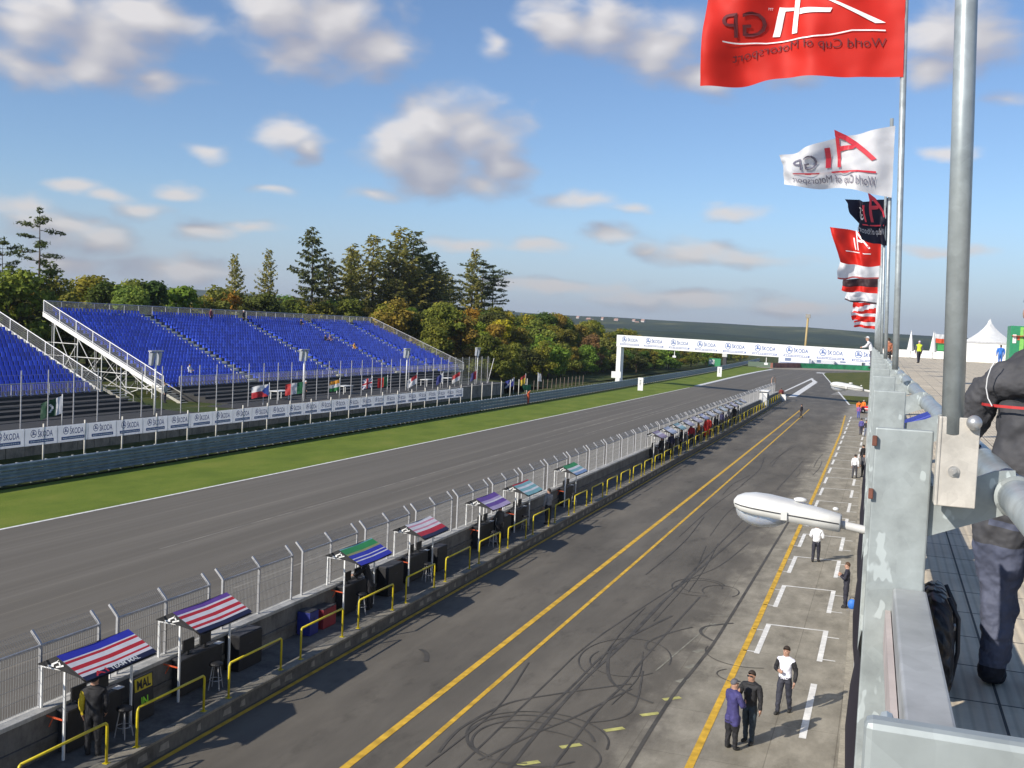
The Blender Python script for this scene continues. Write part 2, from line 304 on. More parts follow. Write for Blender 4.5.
def cloud_group(detail, rough):
    g = bpy.data.node_groups.new('cloud_field', 'ShaderNodeTree')
    g.interface.new_socket('P', in_out='INPUT', socket_type='NodeSocketVector'); g.interface.new_socket('D', in_out='OUTPUT', socket_type='NodeSocketFloat')
    n, l = g.nodes, g.links; gi = n.new('NodeGroupInput'); go = n.new('NodeGroupOutput'); acc = None
    w0 = n.new('ShaderNodeVectorMath'); w0.operation = 'MULTIPLY'; w0.inputs[1].default_value = (.22, .5, 1); l.new(gi.outputs[0], w0.inputs[0])
    w1 = n.new('ShaderNodeTexNoise'); w1.inputs['Scale'].default_value = 1; w1.inputs['Detail'].default_value = 3; l.new(w0.outputs[0], w1.inputs['Vector'])
    w2 = n.new('ShaderNodeVectorMath'); w2.operation = 'MULTIPLY_ADD'; l.new(w1.outputs['Color'], w2.inputs[0]); w2.inputs[1].default_value = (3.0, 1.5, 0); w2.inputs[2].default_value = (-1.5, -.75, 0)
    w3 = n.new('ShaderNodeVectorMath'); w3.operation = 'ADD'; l.new(gi.outputs[0], w3.inputs[0]); l.new(w2.outputs[0], w3.inputs[1])
    for a, e, rx, ry in CLOUDS:
        pass
        s = n.new('ShaderNodeVectorMath'); s.operation = 'MULTIPLY_ADD'; l.new(w3.outputs[0], s.inputs[0])
        s.inputs[1].default_value = (1 / rx, 1 / ry, 0); s.inputs[2].default_value = (-a / rx, -e / ry, 0)
        k = n.new('ShaderNodeVectorMath'); k.operation = 'LENGTH'; l.new(s.outputs[0], k.inputs[0])
        ao = n.new('ShaderNodeMath'); ao.operation = 'ADD'; l.new(k.outputs['Value'], ao.inputs[0]); ao.inputs[1].default_value = .0 if ry > 1.3 else (.14 if ry > .95 else .26)
        if acc is None: acc = ao.outputs[0]
        else:
            mn = n.new('ShaderNodeMath'); mn.operation = 'SMOOTH_MIN'; mn.inputs[2].default_value = .25
            l.new(acc, mn.inputs[0]); l.new(ao.outputs[0], mn.inputs[1]); acc = mn.outputs[0]
    sb = n.new('ShaderNodeMath'); sb.operation = 'SUBTRACT'; sb.inputs[0].default_value = 1; l.new(acc, sb.inputs[1]); base = sb.outputs[0]
    sc = n.new('ShaderNodeVectorMath'); sc.operation = 'MULTIPLY'; sc.inputs[1].default_value = (.34, .62, 1); l.new(gi.outputs[0], sc.inputs[0])
    no = n.new('ShaderNodeTexNoise'); no.inputs['Scale'].default_value = 1; no.inputs['Detail'].default_value = detail; no.inputs['Roughness'].default_value = rough; no.inputs['Distortion'].default_value = .3
    l.new(sc.outputs[0], no.inputs['Vector'])
    ma = n.new('ShaderNodeMath'); ma.operation = 'MULTIPLY_ADD'; l.new(no.outputs[0], ma.inputs[0]); ma.inputs[1].default_value = 1.45; ma.inputs[2].default_value = -.76
    ad = n.new('ShaderNodeMath'); ad.operation = 'ADD'; l.new(base, ad.inputs[0]); l.new(ma.outputs[0], ad.inputs[1]); l.new(ad.outputs[0], go.inputs[0]); return g
W = bpy.data.worlds.new('World'); S.world = W; W.use_nodes = True
n, l = W.node_tree.nodes, W.node_tree.links; bg = n['Background']; bg.inputs['Strength'].default_value = SKY
sky = n.new('ShaderNodeTexSky'); sky.sky_type = 'NISHITA'; sky.sun_disc = False; sky.sun_elevation = EL; sky.sun_rotation = math.atan2(AZ[0], AZ[1])
sky.altitude = 400; sky.air_density = 1; sky.dust_density = .35; sky.ozone_density = 2.2
tc = n.new('ShaderNodeTexCoord'); sx = n.new('ShaderNodeSeparateXYZ'); l.new(tc.outputs['Generated'], sx.inputs[0])
def mth(op, a, b=None, c=None):
    q = n.new('ShaderNodeMath'); q.operation = op
    for i, v in enumerate((a, b, c)):
        if v is None: continue
        if hasattr(v, 'links'): l.new(v, q.inputs[i])
        else: q.inputs[i].default_value = v
    return q.outputs[0]
az = mth('MULTIPLY', mth('ARCTAN2', sx.outputs[0], sx.outputs[1]), 57.2958); el = mth('MULTIPLY', mth('ARCSINE', sx.outputs[2]), 57.2958)
cb = n.new('ShaderNodeCombineXYZ'); l.new(az, cb.inputs[0]); l.new(el, cb.inputs[1])
G = cloud_group(7, .5); GS = cloud_group(1.5, .4)
def field(dx, dy, grp):
    o = n.new('ShaderNodeVectorMath'); o.operation = 'ADD'; l.new(cb.outputs[0], o.inputs[0]); o.inputs[1].default_value = (dx, dy, 0)
    q = n.new('ShaderNodeGroup'); q.node_tree = grp; l.new(o.outputs[0], q.inputs[0]); return q.outputs[0]
d0 = field(0, 0, G); s0 = field(0, 0, GS); d1 = field(-.9, 1.3, GS)
mr = n.new('ShaderNodeMapRange'); mr.interpolation_type = 'SMOOTHSTEP'; mr.inputs[1].default_value = -.24; mr.inputs[2].default_value = .68; mr.inputs[4].default_value = .90; l.new(d0, mr.inputs[0])
# shading from the real lie of each cloud: thick towards the light = shaded
sh = mth('MULTIPLY_ADD', mth('SUBTRACT', s0, d1), .62, .50); shc = mth('MINIMUM', mth('MAXIMUM', sh, 0), 1)
rc = ramp(n, [(0, (2.9, 3.0, 3.8)), (.42, (3.8, 3.8, 4.4)), (.75, (5.4, 5.2, 5.3)), (1, (7.0, 6.7, 6.6))]); l.new(shc, rc.inputs[0])
up = mth('GREATER_THAN', sx.outputs[2], 0.); fac = mth('MULTIPLY', mr.outputs[0], up)
# thin low veil towards the horizon
ve = n.new('ShaderNodeMapRange'); ve.interpolation_type = 'SMOOTHSTEP'; ve.inputs[1].default_value = 7.5; ve.inputs[2].default_value = -.5; ve.inputs[4].default_value = .8; l.new(el, ve.inputs[0])
lp = n.new('ShaderNodeRGB'); lp.outputs[0].default_value = (3.7, 4.2, 5.5, 1)
tint = mixc(n, l, sky.outputs[0], (.88, .98, 1.13), 1, 'MULTIPLY')
c = mixc(n, l, tint, lp.outputs[0], ve.outputs[0]); dk = n.new('ShaderNodeMapRange'); dk.inputs[1].default_value = 2.5; dk.inputs[2].default_value = 10; dk.inputs[3].default_value = .82; dk.inputs[4].default_value = 1; l.new(el, dk.inputs[0])
cs = n.new('ShaderNodeVectorMath'); cs.operation = 'SCALE'; l.new(rc.outputs[0], cs.inputs[0]); l.new(dk.outputs[0], cs.inputs['Scale'])
c = mixc(n, l, c, cs.outputs[0], fac); l.new(c, bg.inputs['Color'])

# ------------------------------------------------------------------ ground, track, pit lane
def sheet(name, ring, z, mat):
    b = MB(); b.poly([(x, y, z) for x, y in ring]); return structure(b.build(name, mat))
def strip(b, pts, w, z, mi=0):
    pts = [Vector((p[0], p[1], 0)) for p in pts]; L = []; Rr = []
    for k, p in enumerate(pts):
        t = (pts[min(k + 1, len(pts) - 1)] - pts[max(k - 1, 0)]).normalized(); q = Vector((-t.y, t.x, 0)) * w / 2
        L.append(p + q); Rr.append(p - q)
    for k in range(len(pts) - 1):
        b.poly([(*Rr[k].xy, z), (*Rr[k + 1].xy, z), (*L[k + 1].xy, z), (*L[k].xy, z)], mi)
sheet('ground', [(-9000, -3000), (9000, -3000), (9000, 9000), (-9000, 9000)], -.35, M_HILL)
sheet('infield_ground', [(-260, -60), (160, -60), (160, 620), (-260, 620)], -.05, M_ROUGH)
LINE = [(-37.0, -20), (-36.75, 30), (-36.4, 46), (-36.2, 60), (-35.9, 92.6), (-35.5, 135), (-35.15, 200), (-35.2, 208), (-35.6, 240), (-36.1, 280), (-36., 322), (-35.2, 352)]
RAILP = [(-45.2, -20), (-44.9, 30), (-44.6, 60), (-44.4, 90), (-44.4, 115), (-44.3, 141), (-44.5, 183), (-45.0, 240), (-46., 300), (-48.2, 372), (-52.5, 470)]
FAR = [(-34.9, 358.9), (-27.2, 364), (-15, 377), (-5.3, 386), (30, 404), (60, 412)]
sheet('race_track', LINE + FAR + [(60, 395), (-16.6, 342), (-16.6, -20)], 0, M_TRACK)
sheet('pit_lane', [(-16.6, -20), (-16.6, 342), (-10, 346), (40, 380), (40, 100), (6, 100), (6, -20)], 0, M_PIT)
b = MB()
RA = [(x + .3, y) for x, y in RAILP if y < 380]
b.poly([(x, y, .004) for x, y in LINE] + [(-35.2, 353, .004), (-41, 368, .004)] + [(x, y, .004) for x, y in reversed(RA)]); structure(b.build('grass_verge', M_GRASS))
sheet('grass_infield', [(-5.5, 178.5), (-18.9, 341), (-5.5, 384), (40, 398), (40, 178.5)], .008, grass_mat('infield_grass', (.07, .085, .02), (.10, .11, .025), (.13, .12, .04)))
sheet('service_road', [(-9.6, 206), (-8.4, 232), (20, 226), (20, 206)], .012, M_CONC)
sheet('runoff', [(-42, 368), (-34.9, 359.2), (-27.2, 364.3), (-15, 377.3), (-5.3, 386.3), (30, 404.3), (60, 412.3), (60, 440), (-50, 440)], .004, concrete('gravel', (.30, .26, .20), .2, 2))
b = MB(); strip(b, LINE[:7], .2, .008); structure(b.build('track_edge_line', M_LINE_W))
b = MB(); pk = [p for p in LINE if p[1] > 205]
b.sweep([(x + .05, y, .0) for x, y in pk], [(-.55, -.01), (.55, -.01), (.5, .05), (-.4, .07)]); structure(b.build('kerb', M_LINE_W))
b = MB(); strip(b, [(-10.86, -10), (-10.85, 30), (-10.95, 80), (-11.25, 158)], .2, .008, 0); strip(b, [(-9.77, -10), (-9.78, 45), (-9.9, 90), (-10.2, 158)], .14, .008, 0)
strip(b, [(-3.74, -10), (-3.75, 38), (-3.95, 78), (-4.3, 120), (-4.9, 150)], .19, .008, 0); strip(b, [(-14.72, -10), (-14.72, 60), (-14.9, 120), (-15.5, 172)], .13, .008, 0)
structure(b.build('yellow_lines', M_LINE_Y))
b = MB()
def mark(x0, x1, y0, y1): b.poly([(x0, y0, .008), (x1, y0, .008), (x1, y1, .008), (x0, y1, .008)])
ys = [37.45, 43.7, 49.9, 56.0] + [62.1 + 6.15 * k for k in range(15)]
for k, y in enumerate(ys):
    o = -.0065 * (y - 37)
    mark(-3.42 + o, -3.25 + o, y - 3.75, y); mark(-1.5 + o, -1.33 + o, y - 3.65, y + .1)
    b.poly([(-3.25 + o, y - .13, .008), (-1.5 + o, y - .01, .008), (-1.5 + o, y + .1, .008), (-3.25 + o, y, .008)])
    mark(-3.78 + o, -3.42 + o, y - .95, y - .87); mark(-3.78 + o, -3.42 + o, y - 3.62, y - 3.54)
    mark(-1.33 + o, -.95 + o, y - .75, y - .67); mark(-1.33 + o, -.95 + o, y - 3.42, y - 3.34)
mark(-1.52, -1.34, 27.0, 31.5)
b.poly([(-15.8, 188.4, .01), (-14.6, 190, .01), (-15.4, 262, .01), (-16.7, 264, .01)]); b.poly([(-18.4, 208, .01), (-18., 208, .01), (-17.9, 288, .01), (-18.6, 290, .01)]); b.poly([(-18.6, 286, .011), (-18.6, 290, .011), (-15.4, 264, .011), (-16.4, 262, .011)])
strip(b, [(-5.2, 176), (-18.6, 340)], .3, .014); b.poly([(-20.5, 338, .014), (-18, 338, .014), (-18, 346, .014), (-20.5, 346, .014)])
structure(b.build('white_markings', M_LINE_W))
b = MB()
for x, y in [(-7.2, 22.4), (-6.6, 23.8), (-5.9, 25.3), (-5.3, 26.75), (-5.0, 28.2)]:
    strip(b, [(x - .2, y - .05), (x + .2, y + .35)], .17, .008)
structure(b.build('pale_dashes', M_LINE_P))
b = MB()
for x, y in [(-5, 29.9), (-5, 31.3), (-5.05, 33), (-5.1, 36.2)]:
    strip(b, [(x - .12, y - .12), (x + .1, y + .3)], .2, .008)
strip(b, [(-5.9, 30.5), (-5.2, 36.5)], .05, .008); strip(b, [(-5.4, 37.5), (-4.1, 38.2)], .05, .009)
structure(b.build('faint_markings', paint((.22, .21, .17), .8, 0, .3, 3)))
# tyre marks laid as thin rubber on the asphalt
def smooth(p, k=6):
    out = []
    q = [p[0]] + list(p) + [p[-1]]
    for i in range(1, len(q) - 2):
        for j in range(k):
            t = j / k; a, c, d, e = q[i - 1], q[i], q[i + 1], q[i + 2]
            out.append(tuple(.5 * (2 * c[m] + (d[m] - a[m]) * t + (2 * a[m] - 5 * c[m] + 4 * d[m] - e[m]) * t * t + (-a[m] + 3 * c[m] - 3 * d[m] + e[m]) * t ** 3) for m in (0, 1)))
    return out + [p[-1]]
b = MB(); zt = [.009]
def tyre(p, w=.1):
    w *= .85
    zt[0] += .0001; strip(b, smooth(p), w, zt[0])
tyre([(-6.1, 62), (-6.6, 52), (-6.9, 46.9), (-7.35, 38.7), (-7.43, 32.5), (-7.61, 28.7), (-7.59, 24.4), (-7.42, 20), (-7.3, 16)], .11)
tyre([(-6.9, 58), (-7.26, 42.4), (-7.4, 33.6), (-7.71, 31), (-7.77, 28), (-7.91, 24.6), (-7.9, 20), (-7.8, 16)], .08)
tyre([(-5.8, 52), (-6.32, 46), (-7.21, 42.1), (-8.07, 35.6), (-8.44, 31.6), (-8.5, 27.8), (-8.6, 18)], .06)
tyre([(-4.55, 60), (-4.65, 46), (-4.74, 35.4), (-4.84, 32.2), (-5, 29.2), (-5.05, 26.3), (-5.04, 23.3), (-5.0, 18)], .12)
tyre([(-6.2, 40), (-6.48, 31.7), (-6.48, 29), (-6.64, 26.4), (-6.63, 22.5), (-6.7, 18)], .08)
tyre([(-5.72, 35.7), (-6.32, 34.6), (-6.73, 33.3), (-6.64, 32.5), (-6.35, 32.45)], .09)
tyre([(-5.4, 27.75), (-6.31, 28.3), (-6.92, 29.06), (-7.33, 30.3), (-7.61, 31.8), (-7.49, 33.2), (-6.65, 36.8)], .11)
tyre([(-9.3, 22.2), (-9.4, 23.1), (-9.37, 24.1), (-8.94, 25.95), (-8.01, 27.2), (-7, 28.3), (-6.3, 29)], .09)
tyre([(-6.2, 28.6), (-6.58, 27.4), (-7.08, 25.7), (-7.59, 24.4), (-8.3, 22.2)], .08); tyre([(-6.69, 25.5), (-5.79, 26.8), (-6.25, 30.3)], .06)
tyre([(-4.5, 36.9), (-4.91, 36.5), (-5.35, 35.9), (-5.33, 35.1), (-4.83, 34.4)], .13); tyre([(-12.95, 29.1), (-12.61, 28.8), (-12.29, 28.1)], .16)
def donut(cx, cy, rx, ry, a0, a1, w, k=14):
    tyre([(cx + rx * math.cos(R(a0 + (a1 - a0) * i / k)), cy + ry * math.sin(R(a0 + (a1 - a0) * i / k))) for i in range(k + 1)], w)
donut(-7.6, 23.9, 1.55, 1.6, 20, 330, .08); donut(-7.5, 24.1, 1.75, 1.7, 0, 250, .06); donut(-7.8, 23.7, 1.15, 1.35, 70, 300, .07); donut(-7.4, 23.2, 1.7, 1.4, -60, 130, .05)
donut(-7., 31.2, 1.35, 2.2, 0, 250, .05); donut(-6.9, 31, 1.1, 1.5, 160, 330, .05); donut(-6.5, 41.6, 1.05, 1.5, 30, 300, .06); donut(-6.4, 41.7, .8, 1.1, 0, 280, .05); donut(-5.6, 41.3, .7, 1., -40, 220, .06)
donut(-3.6, 33.5, 1.3, 1.4, 170, 300, .05); donut(-2.6, 31.2, 1.6, .9, 150, 260, .05)
rr = random.Random(5)
for k in range(16):
    x = rr.uniform(-9.3, -4.6); y = rr.uniform(18, 90); L = rr.uniform(5, 22)
    tyre([(x, y), (x + rr.uniform(-.2, .2), y + L * .5), (x + rr.uniform(-.5, .6), y + L)], rr.uniform(.03, .06))
structure(b.build('tyre_marks', M_TYRE))
b = MB()
for k in range(20):
    x = rr.uniform(-35, -18.5); y = rr.uniform(22, 120)
    zt[0] += .0001; strip(b, [(x, y), (x + .1, y + 20), (x + .3, y + 45)], rr.uniform(.05, .2), .004 + k * .0002)
structure(b.build('track_wear_streaks', paint((.21, .19, .158), .8, 0, .3, .6)))
b = MB(); b.slab([(-16.45, -10), (-14.87, -10), (-14.87, 60), (-15.1, 120), (-15.7, 176), (-16.45, 176)], 0, .36); structure(b.build('pit_platform', M_CONC_D))
b = MB()
y = -10
while y < 175:
    x0 = -14.83 if y < 60 else -14.83 - (y - 60) * .0042 - (.0064 * (y - 120) if y > 120 else 0)
    b.box(x0 - .34, x0, y, y + 1.98, .36, .42); y += 2
structure(b.build('platform_kerb', concrete('worn_kerb_concrete', (.24, .22, .18), .4, 2)))
b = MB(); rr = random.Random(9)
y = -10
while y < 170:   # rubbed pale blotches along the platform face
    x0 = -14.865 if y < 60 else -14.865 - (y - 60) * .0042 - (.0064 * (y - 120) if y > 120 else 0)
    L = rr.uniform(.15, .5); b.poly([(x0, y, .1), (x0, y + L, .08), (x0, y + L * .9, .26), (x0, y + .05, .24)]); y += rr.uniform(.6, 1.4)
structure(b.build('platform_face_scuffs', M_CONC))
# distant hills
def hills(name, y0, pts, depth, seed):
    b = MB(); N = 90; x0, x1 = pts[0][0], pts[-1][0]; rows = 9; i0 = 0
    for r_ in range(rows):
        t = r_ / (rows - 1)
        for k in range(N + 1):
            x = x0 + (x1 - x0) * k / N
            for a in range(len(pts) - 1):
                if pts[a][0] <= x <= pts[a + 1][0]:
                    u = (x - pts[a][0]) / (pts[a + 1][0] - pts[a][0]); h = pts[a][1] + (pts[a + 1][1] - pts[a][1]) * (u * u * (3 - 2 * u))
            h *= 1 + .10 * noise.noise((x * .0021 + seed, t * 3, 0)) + .03 * noise.noise((x * .012 + seed, t * 8, 4))
            b.v.append((x, y0 + (t - 1) * depth + 120 * noise.noise((x * .002, t, seed)), -2 + h * math.sin(t * math.pi / 2) ** 1.3 + 3.2 * noise.noise((x * .03, t * 5, seed))))
    for r_ in range(rows - 1):
        for k in range(N):
            a = r_ * (N + 1) + k; b.f.append((a, a + 1, a + N + 2, a + N + 1)); b.m.append(0)
    return structure(b.build(name, M_HILL, smooth=True))
hills('hills', 3200, [(-6000, 110), (-3600, 100), (-2500, 92), (-1600, 78), (-1100, 60), (-850, 56), (-500, 50), (-200, 45), (100, 37), (600, 34), (1500, 40), (4000, 55)], 1500, 1.3)
hills('hills', 1750, [(-3200, 30), (-1500, 30), (-700, 22), (-350, 17), (-50, 8), (300, 5), (1200, 10), (2500, 20)], 900, 8.1)
# ------------------------------------------------------------------ people
PARTS = ('skin', 'top', 'sleeve', 'coat', 'legs', 'shoe')
def person(label, loc, rz, c, armL=None, armR=None, step=0., sit=False, lean=0., h=1.75, hair=(.03, .02, .015), hat=None, fingers=False, drop=0., group=None, bulk=1., face=True, longcoat=False, glasses=False, sleeveR=None):
    """one skinned figure, facing +Y before rz; arms: (elbow, hand) offsets from the shoulder"""
    k = h / 1.75
    V = []; E = []; Rr = []; P = []
    def j(p, r, par=None, part=0):
        V.append(Vector(p)); Rr.append(r); P.append(part)
        if par is not None: E.append((par, len(V) - 1))
        return len(V) - 1
    hz = .95 if not sit else .47
    ln = Vector((0, lean, 0))
    pel = j((0, 0, hz), .150 * bulk, None, 3 if longcoat else 4)
    wai = j((0, lean * .25, hz + .14), .145 * bulk, pel, 1); che = j((0, lean * .6, hz + .33), .165 * bulk, wai, 1); upc = j((0, lean * .9, hz + .46), .115 * bulk, che, 1)
    nek = j((0, lean * 1.05, hz + .55), .062, upc, 0); hd = j((0, lean * 1.15 + .02, hz + .64), .098, nek, 0); ht = j((0, lean * 1.15 + .01, hz + .735), .098, hd, 0)
    arms = {-1: armL or ((-.06, .0, -.29), (-.05, .08, -.54)), 1: armR or ((.06, .0, -.29), (.05, .08, -.54))}
    for s in (-1, 1):
        ap = 6 if (s > 0 and sleeveR) else 2
        sh = j((s * .175 * bulk, lean * .85, hz + .455 - (drop if s < 0 else -drop * .3)), .078 * bulk, upc, 1); so = V[sh]
        e, w = arms[s]
        el_ = j(so + Vector(e), .058 * bulk, sh, ap); wr = j(so + Vector(w), .04, el_, ap)
        d = (Vector(w) - Vector(e)).normalized()
        pa = j(so + Vector(w) + d * .07, .04, wr, 0)
        if fingers:
            side = Vector((0, 1, 0)) if abs(d.z) > .6 else Vector((0, 0, 1)); side = (side - d * side.dot(d)).normalized(); inn = Vector((-s, 0, 0)); inn = (inn - d * inn.dot(d)).normalized()
            for q, L in enumerate((.068, .078, .072, .055)):
                f0 = j(V[pa] + side * (.027 - .018 * q) + d * .022, .0105, pa, 0); f1 = j(V[f0] + d * L * .55 + inn * .008, .0095, f0, 0); j(V[f1] + d * L * .35 + inn * L * .35, .008, f1, 0)
            t0 = j(V[pa] + side * .042 - d * .02, .012, pa, 0); j(V[t0] + side * .02 + d * .035 + inn * .012, .0095, t0, 0)
        else: j(so + Vector(w) + d * .15, .03, pa, 0)
        sw = step * s
        hp = j((s * .092, 0, hz - .05), .115 * bulk, pel, 3 if longcoat else 4)
        if sit: kn = j((s * .12, .42, hz + .02), .075, hp, 4); an = j((s * .12, .46, .08), .055, kn, 4); to = (s * .13, .62, .03)
        else:
            if longcoat: hp = j((s * .095, .12 * sw, .72), .125 * bulk, hp, 3)
            kn = j((s * .10, .30 * sw + abs(sw) * .05, .50), .078, hp, 4); an = j((s * .105, .62 * sw - abs(step) * .04, .09), .056, kn, 4); to = (s * .125, .62 * sw + .15, .035)
        fb = j(V[an] + Vector((0, -.015, -.045)), .052, an, 5); j(to, .046, fb, 5)
    me = bpy.data.meshes.new('person'); me.from_pydata([tuple(v * k) for v in V], E, [])
    o = bpy.data.objects.new('person', me); COL.objects.link(o)
    sk = o.modifiers.new('skin', 'SKIN'); sk.use_smooth_shade = True; sk.branch_smoothing = .3
    for i, sv in enumerate(me.skin_vertices[0].data):
        r = Rr[i] * k * 1.08; sv.radius = (r, r); sv.use_root = (i == 0)
    far = Vector(loc).length > 75
    ss = o.modifiers.new('sub', 'SUBSURF'); ss.levels = 2 if far else 3; ss.render_levels = 2
    bpy.context.view_layer.update()
    nm = bpy.data.meshes.new_from_object(o.evaluated_get(bpy.context.evaluated_depsgraph_get()))
    bpy.data.objects.remove(o); bpy.data.meshes.remove(me)
    skin = c.get('skin', (.42, .24, .17)); top = c['top']
    cols = [skin, top, c.get('sleeve', top), c.get('coat', top), c['legs'], c.get('shoe', (.02, .02, .02)), sleeveR or top]
    nm.materials.clear()
    for q in cols: nm.materials.append(paint(q, .75, 0, .22, 9, 0, .35) if q is not skin else paint(q, .55, 0, .05))
    segs = [(V[a] * k, V[e] * k, Rr[a] * k, Rr[e] * k, P[e]) for a, e in E]
    for p in nm.polygons:
        best = 9; bp = 0
        for a, e, ra, re_, pt in segs:
            d = e - a; t = max(0, min(1, (p.center - a).dot(d) / max(d.length_squared, 1e-9)))
            q = (p.center - a - d * t).length - (ra + (re_ - ra) * t)
            if q < best: best = q; bp = pt
        zz = p.center.z / k
        if bp in (1, 3) and zz < hz - .02 and not longcoat: bp = 4
        if bp == 4 and zz > hz + .03: bp = 1
        p.material_index = bp; p.use_smooth = True
    # slightly flatten the trunk front to back, head narrower
    for v in nm.vertices:
        z = v.co.z / k
        if hz - .1 < z < hz + .5 and abs(v.co.x) < .24 * bulk: v.co.y = (v.co.y - lean * k * .5) * .82 + lean * k * .5
        if z > hz + .585: v.co.x *= .86
    nm.update()
    if not far:
        sd_ = hash(label) % 97
        nv = [v.normal.copy() for v in nm.vertices]
        for v, q in zip(nm.vertices, nv):
            z = v.co.z / k
            if .12 < z < (hz + .5): v.co += q * (.016 * noise.noise(v.co * 9 + Vector((sd_, 0, 0))) + .009 * noise.noise(v.co * 22))
    o = mesh_obj('person', nm, None, loc); o.rotation_euler = (0, 0, rz); tag(o, label, 'person', group)
    hc = V[ht] * k
    b = MB(); ay = hc.y
    if face:   # nose, ears and eyes
        b.ball((0, ay + .104 * k, hc.z - .055 * k), .018 * k, 6, 0, (.7, .9, 1.2))
        for s in (-1, 1): b.ball((s * .083 * k, ay - .005, hc.z - .05 * k), .022 * k, 6, 0, (.45, .8, 1.2)); b.ball((s * .033 * k, ay + .087 * k, hc.z - .028 * k), .011 * k, 6, 1)
        b.ball((0, ay + .092 * k, hc.z - .092 * k), .02 * k, 6, 2, (1.1, .4, .35))
        if glasses: b.box(-.068 * k, .068 * k, ay + .085 * k, ay + .108 * k, hc.z - .045 * k, hc.z - .012 * k, 1)
        b.build('face', [paint(skin, .55, 0, .05), M_BLACK, paint((.35, .13, .11), .6)], o, True)
    b = MB(); i0 = 0; N = 14
    hcol = hat or hair
    for q in range(7):
        th = q / 6 * (1.75 if not hat else 1.5)
        for s in range(N):
            a = 2 * math.pi * s / N; back = max(0, -math.sin(a))
            t2 = th * ((.60 + .30 * (1 - abs(math.sin(a))) + .72 * back) if not hat else (.80 + .45 * back))
            r = .104 * k * math.sin(min(t2, 2.0)) + .002
            b.v.append((r * .9 * math.cos(a), ay - .008 + r * math.sin(a), hc.z - .012 * k + .108 * k * math.cos(t2)))
    for q in range(6):
        for s in range(N): a = q * N + s; e = q * N + (s + 1) % N; b.f.append((a, a + N, e + N, e)); b.m.append(0)
    if hat and c.get('peak', True):
        b.hexa([(-.065 * k, ay + .07 * k, hc.z + .012 * k), (.065 * k, ay + .07 * k, hc.z + .012 * k), (.05 * k, ay + .17 * k, hc.z - .006), (-.05 * k, ay + .17 * k, hc.z - .006), (-.065 * k, ay + .07 * k, hc.z + .022 * k), (.065 * k, ay + .07 * k, hc.z + .022 * k), (.05 * k, ay + .17 * k, hc.z + .002), (-.05 * k, ay + .17 * k, hc.z + .002)])
    b.build('cap' if hat else 'hair', paint(hcol, .8, 0, .3, 20), o, True)
    return o

NAVY = (.02, .022, .07); BLK = (.014, .014, .017); JEAN = (.03, .045, .09); WHT = (.72, .72, .74)
# the men on the pit apron
person('man in long purple coat and grey cap facing the man with the cup', (-3.0, 25.5, 0), R(-42), dict(top=(.045, .04, .15), coat=(.045, .04, .15), legs=BLK), armL=((-.08, .06, -.27), (.05, .27, -.25)), armR=((.08, .06, -.27), (-.03, .27, -.22)), longcoat=True, hat=(.10, .10, .12), step=.06, h=1.72, fingers=True, bulk=1.1)
person('man in black jacket and sunglasses holding a white cup beside the long purple coat', (-2.66, 26.1, 0), R(160), dict(top=BLK, legs=(.025, .04, .055), skin=(.45, .25, .17)), armL=((-.07, .03, -.28), (-.09, .06, -.52)), armR=((.09, .08, -.27), (.0, .30, -.13)), step=-.08, h=1.8, fingers=True, bulk=1.12, glasses=True)
b = MB(); b.lathe([(.0, 0), (.028, 0), (.037, .10), (.039, .103), (.034, .10), (.026, .01), (0, .01)], 14, (-2.93, 25.76, 1.235)); tag(b.build('paper_cup', M_WHITE, None, True, origin=(-2.93, 25.76, 1.235)), 'white paper cup held by the man in black jacket and sunglasses', 'cup')
person('man in white vest over dark sleeves walking down the pit apron with papers', (-2.05, 28.65, 0), R(168), dict(top=(.74, .74, .84), sleeve=BLK, legs=(.028, .03, .045)), armR=((.09, .0, -.27), (-.05, .20, -.27)), armL=((-.09, -.03, -.28), (-.08, .05, -.54)), step=.3, h=1.8, fingers=True, bulk=1.04)
person('person in white jacket and dark trousers seen from behind beyond the near lamp', (-2.5, 49.1, 0), R(-8), dict(top=(.76, .76, .78), legs=(.022, .022, .035)), armL=((-.08, .02, -.27), (-.03, .2, -.34)), armR=((.08, .02, -.27), (.03, .2, -.34)), step=.15, h=1.78, hair=(.5, .5, .5), bulk=1.12)
person('person in dark clothes looking at a phone, blue bag at the feet', (-.92, 41.2, 0), R(85), dict(top=(.017, .017, .03), legs=(.02, .02, .032)), armR=((.05, .06, -.28), (-.03, .28, -.16)), armL=((-.05, .06, -.28), (.04, .28, -.17)), h=1.72, hair=(.08, .04, .02))
b = MB(); b.ball((0, 0, .2), .2, 12, 0, (.8, .55, 1)); b.tube([(-.1, 0, .36), (-.06, 0, .47), (.06, 0, .47), (.1, 0, .36)], .012, 6, 1)
tag(b.build('bag', [paint((.03, .16, .55), .6), M_BLACK], None, True, origin=None), 'bright blue bag standing by the person with a phone', 'bag').location = (-.68, 41.05, 0)
